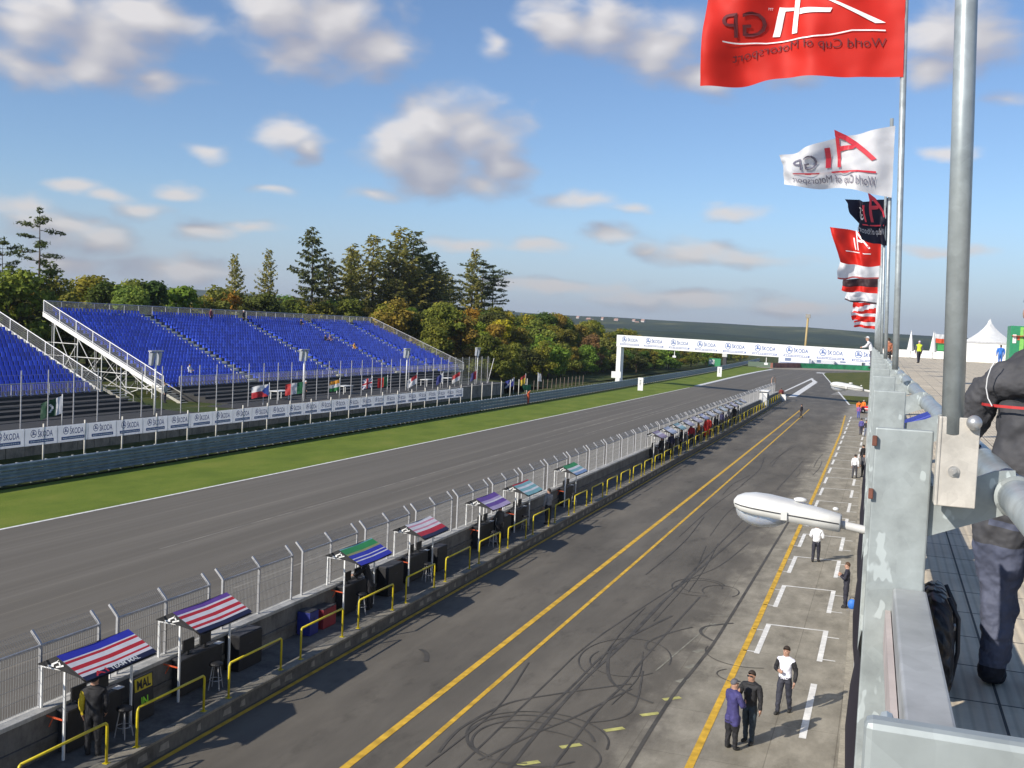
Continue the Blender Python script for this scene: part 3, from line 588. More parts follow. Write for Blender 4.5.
for lab, x, y, rz, c, kw in [
    ('person in white shirt walking among the group under the building', -1.75, 81.4, -10, dict(top=WHT, legs=(.05, .05, .06)), dict(step=.25)),
    ('person in dark grey top beside the white-shirted one', -1.15, 82.3, 150, dict(top=(.05, .05, .06), legs=BLK), {}),
    ('person in black holding still behind the white-shirted one', -1.35, 89.5, 40, dict(top=BLK, legs=BLK), {}),
    ('person in purple-blue overalls near the middle of the apron', -2.2, 120.5, 10, dict(top=(.09, .08, .3), legs=(.03, .03, .06)), dict(step=.2)),
    ('person in black jacket next to the purple-blue overalls', -1.65, 118.2, 170, dict(top=BLK, legs=(.12, .14, .2)), {}),
    ('person in grey and white against the building, mid apron', -1.2, 114., 90, dict(top=(.3, .32, .38), legs=BLK), {}),
    ('person in blue trousers standing in front of the red buggy', -3.1, 146., 0, dict(top=(.25, .1, .3), legs=(.08, .1, .35)), {}),
    ('tall marshal in orange overalls at the left end of the red buggy', -3.35, 156.5, 200, dict(top=(.85, .20, .02), legs=(.8, .18, .02)), dict(bulk=1.4)),
    ('marshal in orange overalls and white cap behind the red buggy', -2.75, 159.3, 150, dict(top=(.85, .2, .02), legs=(.7, .16, .02)), dict(hat=WHT, bulk=1.3)),
    ('dark figure walking across the pit lane between the yellow lines', -9.95, 139.5, 60, dict(top=(.03, .025, .03), legs=(.035, .03, .03)), dict(step=.4))]:
    person(lab, (x, y, 0), R(rz), c, **kw)
# timing people on the platform
person('man in black jacket with yellow sleeve standing under the nearest canopy', (-15.62, 18.0, .36), R(25), dict(top=BLK, sleeve=(.62, .45, .02), legs=BLK), armL=((-.06, .0, -.29), (-.04, .06, -.54)), armR=((.06, .02, -.29), (.02, .12, -.5)), sleeveR=BLK, h=1.8, fingers=True, bulk=1.12)
person('person in grey top and black trousers at the platform edge by the green canopy', (-15.2, 48.9, .42), R(60), dict(top=(.24, .24, .25), legs=BLK), armR=((.05, .05, -.28), (-.05, .25, -.3)), h=1.75, bulk=1.05)
for k, (y, c, lab) in enumerate([(79.3, BLK, 'person in black under the first of the crowded far canopies'), (83.2, (.03, .03, .07), 'person in navy by a far lilac canopy'), (87.6, BLK, 'person in black leaning at a far pit wall desk'), (92.6, (.40, .02, .03), 'person in dark red jacket under a far canopy'), (96.5, (.75, .28, .03), 'person in orange-yellow top on the far platform'), (100.6, (.62, .03, .02), 'person in bright red overalls on the far platform'), (102.2, (.55, .03, .02), 'second red overalls just beyond the first on the far platform'), (106.4, BLK, 'person in black beyond the two red overalls'), (111., (.05, .05, .12), 'person in navy jacket beyond the red overalls'), (116.5, (.25, .25, .27), 'person in grey near the far end of the canopies'), (121., BLK, 'person in black beside the last canopies')]):
    person(lab, (-15.75 - (y - 60) * .0042, y, .36), R(random.uniform(0, 180)), dict(top=c, legs=c if k in (5, 6) else BLK), bulk=1.1, face=False)

# ------------------------------------------------------------------ pit wall, fence, canopies, hoop rails
o = empty('pit_wall', (-16.6, 84, 0), 'long low concrete pit wall with pale top between track and pit platform', 'wall')
b = MB(); b.box(-16.72, -16.46, -10, 177, 0, 1.3); b.build('wall', concrete('pit_wall_concrete', (.16, .155, .145), .5), o)
b = MB(); b.box(-16.8, -16.42, -10, 177, 1.303, 1.4); b.build('cap', M_CONC_L, o, bevel=.01)
b = MB(); b.box(-16.455, -16.40, -10, 177, .68, .80); b.build('ledge', M_CONC_D, o)
def fence_panel():
    o = empty('fence_panel', (-16.68, 19.95, 1.4), 'wire mesh debris fence panel with bent grey posts on the pit wall', 'fence', 'mesh fence panels along the pit wall', world=False)
    for y in (0, 1.77, 3.55):
        b = MB(); b.sweep([(0, y, 0), (0, y, 1.36), (-.03, y, 1.41), (-.25, y, 1.64)], [(-.028, -.028), (.028, -.028), (.028, .028), (-.028, .028)], 0, (0, 1, 0)); b.build('post', M_FENCE, o)
    b = MB(); b.bar((0, 0, 1.34), (0, 3.55, 1.34), .045); b.build('top_rail', M_FENCE, o)
    b = MB()
    for k in range(1, 51): y = 3.55 * k / 51; b.bar((0, y, .03), (0, y, 1.34), .0075); b.bar((-.01, y, 1.38), (-.24, y, 1.63), .004)
    for z in (.05, .32, .6, .88, 1.14): b.bar((0, 0, z), (0, 3.55, z), .008)
    for t in (.3, .65, 1): b.bar((-.24 * t, 0, 1.38 + .25 * t), (-.24 * t, 3.55, 1.38 + .25 * t), .004)
    b.build('wire_mesh', M_WIRE, o); return o
fp = fence_panel(); y = 19.95 - 4.16 * 3; first = True
while y < 170:
    if first: fp.location.y = y; first = False
    else: copy_tree(fp, (-16.68, y, 1.4))
    y += 4.16

CANLAB = ['canopy with blue, red and white stripes and dark navy edge, nearest the camera', 'red and white striped canopy with violet ridge, second from the camera', 'canopy striped green at the ridge and blue below', 'pink, white and red striped canopy behind the green and blue one', 'purple and lilac striped canopy', 'canopy in pale teal and white with a red ridge', 'small canopy with green ridge and pale blue slope, before the long empty stretch of fence']
B_, R_, W_, N_, G_, P_, LI, TE, PK = (.03, .035, .40), (.52, .02, .03), (.70, .68, .70), (.012, .014, .05), (.03, .26, .07), (.14, .06, .30), (.45, .36, .55), (.20, .42, .44), (.62, .25, .32)
STR = [[(.22, B_), (.04, W_), (.08, R_), (.14, W_), (.12, R_), (.10, W_), (.06, R_), (.09, W_), (.15, N_)], [(.16, P_), (.06, W_), (.11, R_), (.14, W_), (.12, R_), (.1, W_), (.09, R_), (.07, W_), (.15, N_)], [(.05, TE), (.27, G_), (.1, (.3, .3, .12)), (.18, B_), (.04, W_), (.10, B_), (.05, W_), (.21, B_)],
       [(.14, W_), (.08, PK), (.16, W_), (.08, PK), (.12, W_), (.24, R_), (.18, N_)], [(.3, P_), (.14, LI), (.08, W_), (.24, P_), (.24, LI)], [(.1, R_), (.2, TE), (.14, W_), (.2, TE), (.12, W_), (.24, TE)], [(.32, G_), (.16, W_), (.2, TE), (.12, W_), (.2, (.2, .3, .5))]]
def canopy(y, stripes, label, k=0, detail=True):
    o = empty('timing_canopy', (-16.2, y, .36), label, 'canopy', 'timing stand canopies along the pit wall', world=False)
    xs = -(y - 60) * .0042 if y > 60 else 0
    o.location.x += xs
    Lr = 2.25 if detail else 2.1
    A = Vector((0, 0, 2.24)); D = Vector((.82, 0, 1.83)); Bk = Vector((-.55, 0, 1.98))
    b = MB(); mats = []; t = 0
    for w, c in stripes:
        m = paint(c, .55, 0, .10, 3); 
        if m not in mats: mats.append(m)
        p = A.lerp(D, t); q = A.lerp(D, min(1, t + w)); t += w
        sag = Vector((0, 0, -.026))
        b.poly([p, q, q + Vector((0, Lr / 2, 0)) + sag, p + Vector((0, Lr / 2, 0)) + sag], mats.index(m)); b.poly([p + Vector((0, Lr / 2, 0)) + sag, q + Vector((0, Lr / 2, 0)) + sag, q + Vector((0, Lr, 0)), p + Vector((0, Lr, 0))], mats.index(m))
    b.build('striped_roof', mats, o)
    b = MB(); b.poly([A, A + Vector((0, Lr, 0)), Bk + Vector((0, Lr, 0)), Bk]); dn = Vector((0, 0, -.06))
    b.poly([A + dn, D + dn, D + dn + Vector((0, Lr, 0)), A + dn + Vector((0, Lr, 0))]); b.build('roof_lining', M_BLACK, o)
    b = MB()
    for yy in (Lr - .012, .012):
        b = MB(); b.poly([A + Vector((0, yy, -.01)), D + Vector((-.03, yy, 0)), Vector((0, yy, 1.96)), Bk + Vector((.02, yy, 0))]); g = b.build('gable', M_BLACK, o)
    b = MB()
    for c0, c1 in (((-.12, 2.04), (.08, 2.14)), ((.0, 2.0), (.2, 2.06)), ((-.22, 2.0), (-.06, 2.02)), ((.05, 2.16), (.12, 2.04))): b.bar((c0[0], .004, c0[1]), (c1[0], .004, c1[1]), .012, .035)
    b.build('emblem', M_WHITE, g)
    for px, z0, yy in ((-.42, 1.04, .05), (.2, 0, .05), (-.42, 1.04, Lr - .1), (.2, 0, Lr - .1)):
        b = MB(); b.bar((px, yy, z0), (px, yy, 1.98), .045); b.build('post', M_WHITE, o)
    b = MB()
    for yy in (.05, Lr - .1): b.bar((-.445, yy, 1.96), (.225, yy, 1.96), .05)
    b.build('top_bar', M_WHITE, o)
    if detail:
        b = MB(); b.bar((-.4, .05, .9), (.18, .05, .86), .03); b.bar((-.1, .05, .86), (-.2, .05, .66), .02); b.build('clamp_bar', paint((.75, .12, .04), .5), o)
    b = MB(); b.box(-.19, .12, .25, Lr - .2, .94, .98); b.build('desk', M_DARK, o)
    b = MB(); b.box(-.17, .08, .28, Lr - .25, .05, .938); b.build('curtain', M_BLACK, o)
    for yy in (.55, 1.25):
        b = MB(); b.box(-.1, -.06, yy, yy + .45, 1.06, 1.36); b.box(-.14, -.0, yy + .15, yy + .3, .981, 1.0); b.box(-.11, -.07, yy + .19, yy + .26, 1.0, 1.07); b.build('monitor', M_BLACK, o)
    b = MB(); b.box(-.02, .16, 1.75, 1.98, .983, .99); b.build('papers', M_WHITE, o)
    if k == 0:
        b = MB(); dl = (D - A).normalized(); nrm = Vector((-dl.z, 0, dl.x)); nrm = -nrm if nrm.z < 0 else nrm
        def mp(x, y_): return A.lerp(D, .985 - .11 * y_) + Vector((0, .78 + .92 * x, 0)) + nrm * .008
        put_text(b, 'TEAM MAL', mp, 0, .01)
        def mp2(x, y_): return A.lerp(D, .985 - .14 * y_) + Vector((0, .3 + .4 * x, 0)) + nrm * .008
        put_text(b, 'A1', mp2, 1, .02); b.build('lettering', [M_WHITE, paint(R_, .5)], o)
    return o
for k, y in enumerate((17.5, 21.35, 29.7, 34.6, 41.6, 46.2, 54.3)): canopy(y, STR[k], CANLAB[k], k)
FC = [(.42, .33, .45), (.50, .55, .68), (.30, .50, .52), (.48, .45, .55), (.55, .5, .56), (.4, .42, .6), (.62, .62, .66), (.5, .52, .56), (.55, .62, .62), (.45, .45, .5), (.5, .45, .55), (.42, .48, .5), (.5, .5, .55)]
FL = ['mauve', 'pale blue', 'pale teal', 'grey lilac', 'dusty pink', 'periwinkle', 'off-white', 'light grey', 'mint grey', 'mid grey', 'soft violet', 'slate green', 'pale grey']
for k in range(13):
    y = 77.6 + 4.16 * k
    c = FC[k]; canopy(y, [(.3, tuple(v * .75 for v in c)), (.2, W_), (.3, c), (.2, tuple(v * .6 for v in c))], '%s striped far canopy, number %s along the crowded far row' % (FL[k], ('one', 'two', 'three', 'four', 'five', 'six', 'seven', 'eight', 'nine', 'ten', 'eleven', 'twelve', 'thirteen')[k]), 9, False)

def hoop():
    o = empty('hoop_rail', (-15.0, 18.65, .42), '', 'railing', 'yellow hoop rails along the pit platform edge', world=False)
    for y in (0, 2.4):
        s = 1 if y == 0 else -1
        b = MB(); b.tube([(0, y, 0), (0, y, .8), (0, y + .02 * s, .85), (0, y + .06 * s, .88)], .03, 8); b.build('post', M_YEL, o, True)
    b = MB(); b.tube([(0, .06, .88), (0, 2.34, .88)], .03, 8); b.build('top_bar', M_YEL, o, True)
    b = MB(); b.box(-.06, .06, -.06, .06, 0, .012); b.box(-.06, .06, 2.34, 2.46, 0, .012); b.build('foot_plate', M_YEL, o); return o
hr = hoop(); NEARLAB = {0: 'yellow hoop rail before the nearest striped canopy, with the yellow-sleeved man behind', 1: 'yellow hoop rail between the nearest and second canopies', 2: 'yellow hoop rail just past the red and white canopy', 3: 'yellow hoop rail before the green and blue canopy', 4: 'yellow hoop rail below the green and blue canopy', 5: 'yellow hoop rail past the pink striped canopy'}
for k in range(-1, 46):
    y = 18.65 + 3.42 * k
    if k + 0 == -1: y = 15.3
    x = -15.0 - (max(0, y - 60)) * .0042 - (.0064 * (y - 120) if y > 120 else 0)
    lab = NEARLAB.get(k + 1, 'yellow tubular hoop rail on the platform kerb, further along than the pink striped canopy')
    if k == -1: hr.location = (x, y, .42); hr['label'] = lab
    else: copy_tree(hr, (x, y, .42), None, lab)
# folding stools at the desks
def stool():
    o = empty('stool', (-15.75, 18.9, .36), '', 'stool', 'stools at the timing desks', world=False)
    b = MB(); b.lathe([(0, .62), (.17, .62), (.18, .65), (.16, .69), (0, .7)], 14); b.build('seat', M_BLACK, o, True)
    for k in range(4):
        a = .785 + 1.5708 * k; b = MB(); b.tube([(.1 * math.cos(a), .1 * math.sin(a), .62), (.2 * math.cos(a), .2 * math.sin(a), 0)], .014, 6); b.build('leg', M_FENCE, o)
    b = MB(); b.tube([(.16 * math.cos(.5236 * k), .16 * math.sin(.5236 * k), .25) for k in range(13)], .01, 5); b.build('foot_ring', M_FENCE, o); return o
so_ = stool()
for k, (y, lab) in enumerate([(19.1, 'black seated stool under the nearest canopy'), (22.6, 'black seated stool under the red and white canopy with violet ridge'), (30.6, 'black seated stool under the green and blue canopy'), (35.7, 'black seated stool under the pink striped canopy'), (42.8, 'black seated stool under the purple canopy'), (47.2, 'black seated stool under the teal canopy'), (55.2, 'black seated stool under the small green ridged canopy')]):
    if k == 0: so_.location = (-15.72, y, .36); so_['label'] = lab
    else: copy_tree(so_, (-15.72 - .04 * (k % 3), y, .36), .3 * k, lab)
person('crew member in black bending over the desk of the green and blue canopy', (-15.78, 31.2, .36), R(95), dict(top=BLK, legs=BLK), lean=.28, armL=((-.05, .16, -.2), (.0, .4, -.26)), armR=((.05, .16, -.2), (.0, .4, -.26)), hat=(.02, .02, .03))
person('crew member in dark grey jacket standing under the purple canopy', (-15.72, 43.4, .36), R(70), dict(top=(.05, .05, .055), legs=BLK), armL=((-.06, .1, -.27), (.0, .32, -.3)))
# pit board and boxes on the platform
o = empty('pit_board', (-15.9, 20.1, .36), 'black pit board with yellow MAL plate and lime IN letters by the nearest canopy', 'pit board')
b = MB(); b.hexa([(-16.0, 19.75, .38), (-15.96, 19.75, .38), (-15.96, 20.45, .38), (-16.0, 20.45, .38), (-16.08, 19.75, 1.42), (-16.04, 19.75, 1.42), (-16.04, 20.45, 1.42), (-16.08, 20.45, 1.42)]); b.build('board', M_BLACK, o)
b = MB(); b.hexa([(-16.035, 19.8, 1.1), (-16.0, 19.8, 1.1), (-16.0, 20.4, 1.1), (-16.035, 20.4, 1.1), (-16.06, 19.8, 1.4), (-16.02, 19.8, 1.4), (-16.02, 20.4, 1.4), (-16.06, 20.4, 1.4)]); pl = b.build('plate', paint((.62, .48, .03), .5), o)
b = MB(); put_text(b, 'MAL', lambda x, y_: Vector((-15.992 - .02 * y_, 19.86 + .48 * x, 1.14 + .22 * y_)), 0, .03); b.build('lettering', M_BLACK, pl)
b = MB(); put_text(b, 'IN', lambda x, y_: Vector((-15.952 - .02 * y_, 19.98 + .24 * x, .72 + .22 * y_)), 0, .03); b.build('lettering', paint((.30, .75, .03), .4), o)
rr = random.Random(3)
for y, w, hh, c, lab in [(23.9, 1.1, .95, BLK, 'black equipment case against the pit wall past the second canopy'), (27.6, .5, .7, (.02, .03, .2), 'dark blue crate standing against the pit wall before the green canopy'), (28.4, .8, .6, (.25, .02, .03), 'dark red box beside the dark blue crate'), (32.9, 1.2, 1.0, BLK, 'black cabinet between the green and pink canopies'), (37.2, .9, .9, BLK, 'black cabinet just past the pink striped canopy'), (44.6, 1.0, .95, BLK, 'black case between the purple and teal canopies')]:
    b = MB(); b.box(-16.4, -15.95, y, y + w, .37, .37 + hh); b.box(-16.38, -15.97, y + .02, y + w - .02, .373 + hh, .40 + hh, 1); b.box(-15.95, -15.93, y + w * .4, y + w * .6, .37 + hh * .7, .40 + hh * .7, 1)
    tag(b.build('equipment_case', [paint(c, .6), M_DARK], None, bevel=.02, origin=(-16.2, y, .37)), lab, 'case')
o = empty('wall_kiosk', (-16.1, 152.5, .36), 'white box kiosk with flat roof near the far end of the pit wall', 'kiosk')
b = MB(); b.box(-16.9, -15.6, 151.5, 154.2, .37, 2.5); b.build('body', M_WHITE, o, bevel=.03); b = MB(); b.box(-17.2, -15.4, 151.2, 154.5, 2.5, 2.65); b.build('roof', M_WHITE, o, bevel=.03); b = MB(); b.box(-15.6, -15.56, 152, 153.6, 1.3, 2.1); b.build('window', M_BLACK, o)
person('dark red figure standing at the far end of the pit wall', (-16.1, 178.2, 0), R(30), dict(top=(.2, .035, .03), legs=(.18, .04, .03)), bulk=1.5, face=False, h=1.9)
b = MB(); b.box(-16.3, -15.2, 176.8, 177.9, 0, .7); b.box(-16.2, -15.3, 176.9, 177.8, .7, .95, 0); b.box(-16.25, -15.25, 177.903, 177.92, .1, .6, 1); tag(b.build('end_barrier', [M_WHITE, paint(R_, .5)], None, bevel=.06, origin=(-15.8, 177.3, 0)), 'white block barrier in front of the pit wall end', 'barrier')
b = MB(); b.tube([(-17.0, 170.5, 1.4), (-17.0, 170.5, 3.6), (-17.0, 172, 3.9), (-17.0, 174.5, 3.9), (-17.0, 176, 3.6), (-17, 176, 0)], .05, 8); tag(b.build('arched_pole', paint((.5, .3, .2), .5), None, True, origin=(-17, 173, 0)), 'thin brownish arched pole over the far end of the pit wall', 'pole')
# ------------------------------------------------------------------ left side: guard rail, boards, retaining wall, catch fence
o = empty('guard_rail', (-44.5, 150, 0), 'long triple steel guard rail along the far edge of the grass', 'guard rail')
b = MB(); sm = smooth(RAILP, 8); pr_ = []
for q in range(3):
    z = .13 + q * .40
    pr_ = [(0, z), (.07, z + .04), (.07, z + .12), (.0, z + .17), (.0, z + .20), (.07, z + .25), (.07, z + .33), (0, z + .37), (-.03, z + .37), (-.03, z)]
    b.sweep([(x, y, 0) for x, y in sm], pr_, 0)
b.build('rail_beams', M_RAIL, o)
b = MB()
for k, (x, y) in enumerate(smooth(RAILP, 26)): b.box(x - .16, x - .04, y - .06, y + .06, 0, 1.32)
b.build('post', M_GALV_S, o)['kind'] = 'stuff'
def railx(y):
    for a, c in zip(RAILP, RAILP[1:]):
        if a[1] <= y <= c[1]: return a[0] + (c[0] - a[0]) * (y - a[1]) / (c[1] - a[1])
    return -44.5
# embankment behind the wall
b = MB()
b.poly([(-49.6, -40, 2.15), (-49.6, 136, 2.15), (-120, 150, 2.3), (-120, -40, 2.3)]); b.poly([(-49.6, 136, 2.15), (-52, 165, .3), (-120, 200, 2.3), (-120, 150, 2.3)]); b.poly([(-52, 165, .3), (-56, 420, -.02), (-140, 420, 2), (-120, 200, 2.3)])
structure(b.build('embankment', M_ROUGH))
b = MB(); b.poly([(-44.7, -20, .05), (-44.4, 90, .05), (-44.4, 141, .05), (-44.7, 200, .05), (-52, 200, .2), (-49.6, 136, .75), (-49.6, -20, .7)]); structure(b.build('verge_bank', grass_mat('weedy_verge', (.03, .045, .012), (.06, .075, .02), (.14, .13, .07), 2)))
o = empty('retaining_wall', (-49.5, 60, 0), 'weathered concrete slab retaining wall below the catch fence', 'wall')
b = MB(); y = -20
rr = random.Random(4)
while y < 136: dx = rr.uniform(-.02, .02); b.box(-49.75 + dx, -49.5 + dx, y + .02, y + 1.46, 0, 2.2); y += 1.5
b.build('slabs', concrete('wall_slabs', (.24, .22, .18), .55, .8), o)
b = MB(); b.box(-49.85, -49.42, -20, 136, 2.203, 2.3); b.build('coping', M_CONC, o)

o = empty('catch_fence', (-51, 90, 2.2), 'tall wire catch fence on slim pale posts in front of the grandstands', 'fence')
ys = [38 + 2.27 * k for k in range(43)]
for y in ys:
    if y > 134.5: continue
    b = MB(); b.tube([(-51, y, 2.2), (-51, y, 5.9)], .042, 6); b.build('post', M_FENCE, o)
b = MB()
for z in (2.6, 3.6, 4.6, 5.6): b.bar((-51, 38, z), (-51, 134, z), .012)
b.build('cable', M_WIRE, o)
b = MB(); b.bar((-51, 133.6, 2.3), (-51, 135.6, 5.6), .06); b.build('brace', M_FENCE, o)
b = MB()
for k in range(46): y = 121 + 13.3 * k / 46; b.bar((-51, y, 2.4), (-51, y, 5.8), .012)
for k in range(14): z = 2.5 + 3.3 * k / 14; b.bar((-51, 121, z), (-51, 134.3, z), .012)
b.build('netting', paint((.20, .22, .18), .8), o)['kind'] = 'stuff'

# advertising boards on posts
BLUE = paint((.03, .07, .26), .5); BLUE2 = paint((.05, .10, .30), .5)
def emblem(b, fn, mi=0):   # ring with a feathered arrow, on the unit square
    N = 22
    for k in range(N):
        a0, a1 = 2 * math.pi * k / N, 2 * math.pi * (k + 1) / N
        b.poly([fn(.5 + .5 * math.cos(a0), .5 + .5 * math.sin(a0)), fn(.5 + .5 * math.cos(a1), .5 + .5 * math.sin(a1)), fn(.5 + .41 * math.cos(a1), .5 + .41 * math.sin(a1)), fn(.5 + .41 * math.cos(a0), .5 + .41 * math.sin(a0))], mi)
    for q in ([(.18, .30), (.74, .36), (.74, .46), (.18, .40)], [(.70, .26), (.88, .42), (.70, .56)], [(.34, .42), (.50, .44), (.44, .84), (.30, .72)], [(.53, .45), (.62, .45), (.60, .78), (.49, .86)]):
        b.poly([fn(*p) for p in q], mi)
M_BOARD = paint((.88, .89, .92), .5, 0, .05, 2, .55)
def board():
    o = empty('advertising_board', (-46, 40, 1.9), 'white advertising board with blue lettering in the long row behind the guard rail', 'board', 'advertising boards behind the guard rail', world=False)
    b = MB(); b.box(-.03, 0, .01, 2.49, 0, 1.02); b.build('panel', M_BOARD, o)
    b = MB(); put_text(b, 'ŠKODA', lambda x, y: Vector((.006, .98 + 1.15 * x, .46 + .46 * y)), 0, .012); b.build('lettering', BLUE, o)
    b = MB(); emblem(b, lambda x, y: Vector((.006, .42 + .46 * x, .46 + .46 * y))); b.build('emblem', BLUE, o)
    b = MB(); b.poly([(.005, .3, .14), (.005, 2.22, .14), (.005, 2.22, .33), (.005, .3, .33)]); rr = random.Random(2); y = .4
    while y < 2.05: w = rr.uniform(.04, .16); b.poly([(.009, y, .2), (.009, y + w, .2), (.009, y + w, .26), (.009, y, .26)], 1); y += w + .03
    b.build('blue_strip', [BLUE2, M_WHITE], o); return o
bo = board(); y = 39.6
for k in range(29):
    loc = (railx(y) - 1.5, y, 1.92 - .003 * (y - 40))
    if k == 0: bo.location = loc
    else: copy_tree(bo, loc)
    y += 2.51
for k in range(30):
    y = 38.6 + 3.33 * k; x = railx(y) - 1.56
    b = MB(); b.tube([(0, 0, 0), (0, 0, 3.12 if y < 113 else 2.6)], .05, 8)
    if k == 0: me = b.build('board_post', paint((.58, .55, .48), .6), None, True); p = me
    else: p = me.copy(); COL.objects.link(p)
    p.location = (x, y, 0); tag(p, 'pale upright post carrying the white advertising boards' if y < 113 else 'pale upright post standing without a board past the end of the boards', 'post', 'pale posts behind the guard rail')

# floodlight posts
def flood(y, lab):
    o = empty('floodlight_post', (-51.6, y, 2.2), lab, 'lamp post', 'lamp posts along the catch fence')
    b = MB(); b.tube([(-51.6, y, 2.2), (-51.6, y, 7)], .07, 8); b.build('pole', M_WHITE, o, True)
    b = MB(); b.box(-51.75, -51.45, y - .7, y + .7, 6.95, 7.05); b.build('cross_arm', M_FENCE, o)
    for s in (-1, 1):
        b = MB(); b.hexa([(-51.85, y + s * .4 - .13, 5.95), (-51.6, y + s * .4 - .13, 5.9), (-51.6, y + s * .4 + .13, 5.9), (-51.85, y + s * .4 + .13, 5.95), (-51.8, y + s * .4 - .17, 6.93), (-51.45, y + s * .4 - .17, 6.9), (-51.45, y + s * .4 + .17, 6.9), (-51.8, y + s * .4 + .17, 6.93)]); b.build('lamp_head', paint((.4, .42, .45), .4, .3), o, bevel=.03)
for y, q in ((65.2, 'leftmost floodlight post, before the end stairs of the main grandstand'), (86.5, 'white floodlight post left of the middle of the grandstand'), (109, 'white floodlight post before the right part of the grandstand'), (131, 'white floodlight post past the right end of the grandstand')): flood(y, q)

# ------------------------------------------------------------------ flags
def flag(name, label, cat, hoist_b, hoist_t, fly_b, fly_t, colour, mats, amp=.12, waves=1.6, ph=0., nrm=(0, 1, 0), nu=40, nv=20, group=None, sag=.0, art=None, trans=True):
    hb, ht, fb, ft = map(Vector, (hoist_b, hoist_t, fly_b, fly_t)); nrm = Vector(nrm)
    def P(u, v, off=0.):
        p = hb.lerp(ht, v).lerp(fb.lerp(ft, v), u)
        w = amp * (u ** .7) * (math.sin(6.283 * (waves * u + .28 * v + ph)) + .35 * math.sin(6.283 * (waves * 2.3 * u - .6 * v + ph * 2)) + .22 * math.sin(6.283 * (2.2 * u + 1.4 * v + ph * 3)))
        f2 = amp * .22 * noise.noise((u * 4 + ph * 7, v * 3.5, 2.2)) + .10 * amp * noise.noise((u * 11, v * 9 + ph, 5))
        return p + nrm * (w + f2 + off) + Vector((0, 0, sag * math.sin(math.pi * u) * (1 - v * .3) + .25 * amp * math.sin(6.283 * (waves * u + ph + .2)) * u))
    b = MB()
    for i in range(nu + 1):
        for j_ in range(nv + 1): b.v.append(tuple(P(i / nu, j_ / nv)))
    for i in range(nu):
        for j_ in range(nv):
            a = i * (nv + 1) + j_; b.f.append((a, a + nv + 1, a + nv + 2, a + 1)); b.m.append(colour((i + .5) / nu, (j_ + .5) / nv))
    o = b.build(name, mats, None, True, origin=tuple(hb)); tag(o, label, cat, group)
    if art:
        b = MB(); am = art(b, P); ar = b.build('print', am, None); ar.parent = o; ar.location = -hb
    return o
def cloth(c): return paint(c, .65, 0, .05, 3, .42)
def pole(x, y, z0, z1, r, label, lean=0., cat='flagpole', group=None, mat=None, base=True):
    o = empty('flagpole', (x, y, z0), label, cat, group)
    b = MB(); b.tube([(x, y, z0), (x + lean * .5, y, (z0 + z1) / 2), (x + lean, y, z1)], r, 12); b.build('pole', mat or M_GALV_P, o, True); return o
ST = paint((.62, .62, .6), .5)
def nat(label, y, c, mats, x=-50.5, z=2.75, w=1.25, h=1.0, top=None, amp=.12, droop=.25, dirv=1):
    z = z + .3; w *= 1.08; h *= 1.05
    pole(x, y, 2.2 if y < 136 else .5, z + h + .12, .035, 'thin white pole of the ' + label.split(' behind')[0].split(',')[0].replace(' at the end of the catch fence', ''), 0, mat=ST)
    flag('national_flag', label, 'flag', (x, y - .04, z), (x, y - .04, z + h), (x - w * .72, y - .04 - w * .55, z - droop), (x - w * .72, y - .04 - w * .55, z + h - droop * 1.2), c, [cloth(q) for q in mats], amp, 1.3, y * .37, (.6, -.8, 0), 18, 12)
W1 = (.74, .74, .74)
nat('dark green and white flag with a crescent, far left behind the boards', 54.6, lambda u, v: 0 if u < .26 else (0 if (abs(((u - .62) ** 2 * 1.7 + (v - .5) ** 2) ** .5 - .22) < .05 and u < .68) else 1), [W1, (.01, .06, .03)], w=1.3, h=1.1, droop=.45)
nat('white, red and blue wedge flag behind the boards', 79, lambda u, v: 2 if u < .45 and abs(v - .5) < .5 - u * 1.1 else (0 if v > .5 else 1), [W1, (.5, .03, .04), (.03, .08, .35)], w=1.5)
nat('green, white and red upright tricolour behind the boards', 84.6, lambda u, v: 0 if u < .33 else (1 if u < .66 else 2), [(.02, .15, .06), W1, (.55, .04, .04)], w=1.6)
nat('saffron, white and green striped flag behind the boards', 91.5, lambda u, v: 2 if v < .33 else (1 if v < .66 else 0), [(.75, .33, .03), W1, (.03, .22, .06)], w=1.0)
nat('dark blue flag with red and white crosses behind the boards', 98.4, lambda u, v: 2 if abs(u - .5) < .09 or abs(v - .5) < .12 else (1 if abs(u - .5) < .16 or abs(v - .5) < .2 or abs(abs(u - .5) - abs(v - .5)) < .07 else 0), [(.05, .05, .22), W1, (.5, .03, .05)], w=1.0)
nat('red and dark green flag behind the boards', 102, lambda u, v: 1 if u < .4 else 0, [(.58, .03, .03), (.02, .12, .05)], w=1.1)
nat('white flag with a red corner drooping on its pole', 109.5, lambda u, v: 1 if v > .6 and u < .6 else 0, [W1, (.5, .03, .04)], w=1.1, droop=.6)
nat('dark blue flag drooping beside the white and red one', 117, lambda u, v: 0 if u > .3 else 1, [(.03, .04, .2), W1], w=.8, droop=.5)
nat('red over white flag near the end of the catch fence', 122.4, lambda u, v: 1 if v > .5 else 0, [W1, (.6, .04, .05)], w=1.0, droop=.5)
nat('dark red and blue flag at the end of the catch fence', 128, lambda u, v: 0 if u < .5 else 1, [(.4, .03, .05), (.04, .05, .2)], w=.8, droop=.4)
nat('blue flag with white diagonal behind the guard rail past the fence', 138.6, lambda u, v: 1 if abs(u + v - 1) < .18 else 0, [(.03, .04, .25), W1], x=-49, z=1.5, w=1.3, droop=.4)
nat('yellow and red narrow flag behind the guard rail', 143.6, lambda u, v: 0 if v < .7 else 1, [(.7, .5, .05), (.4, .05, .04)], x=-49, z=1.7, w=.7, h=1.2, droop=.4)
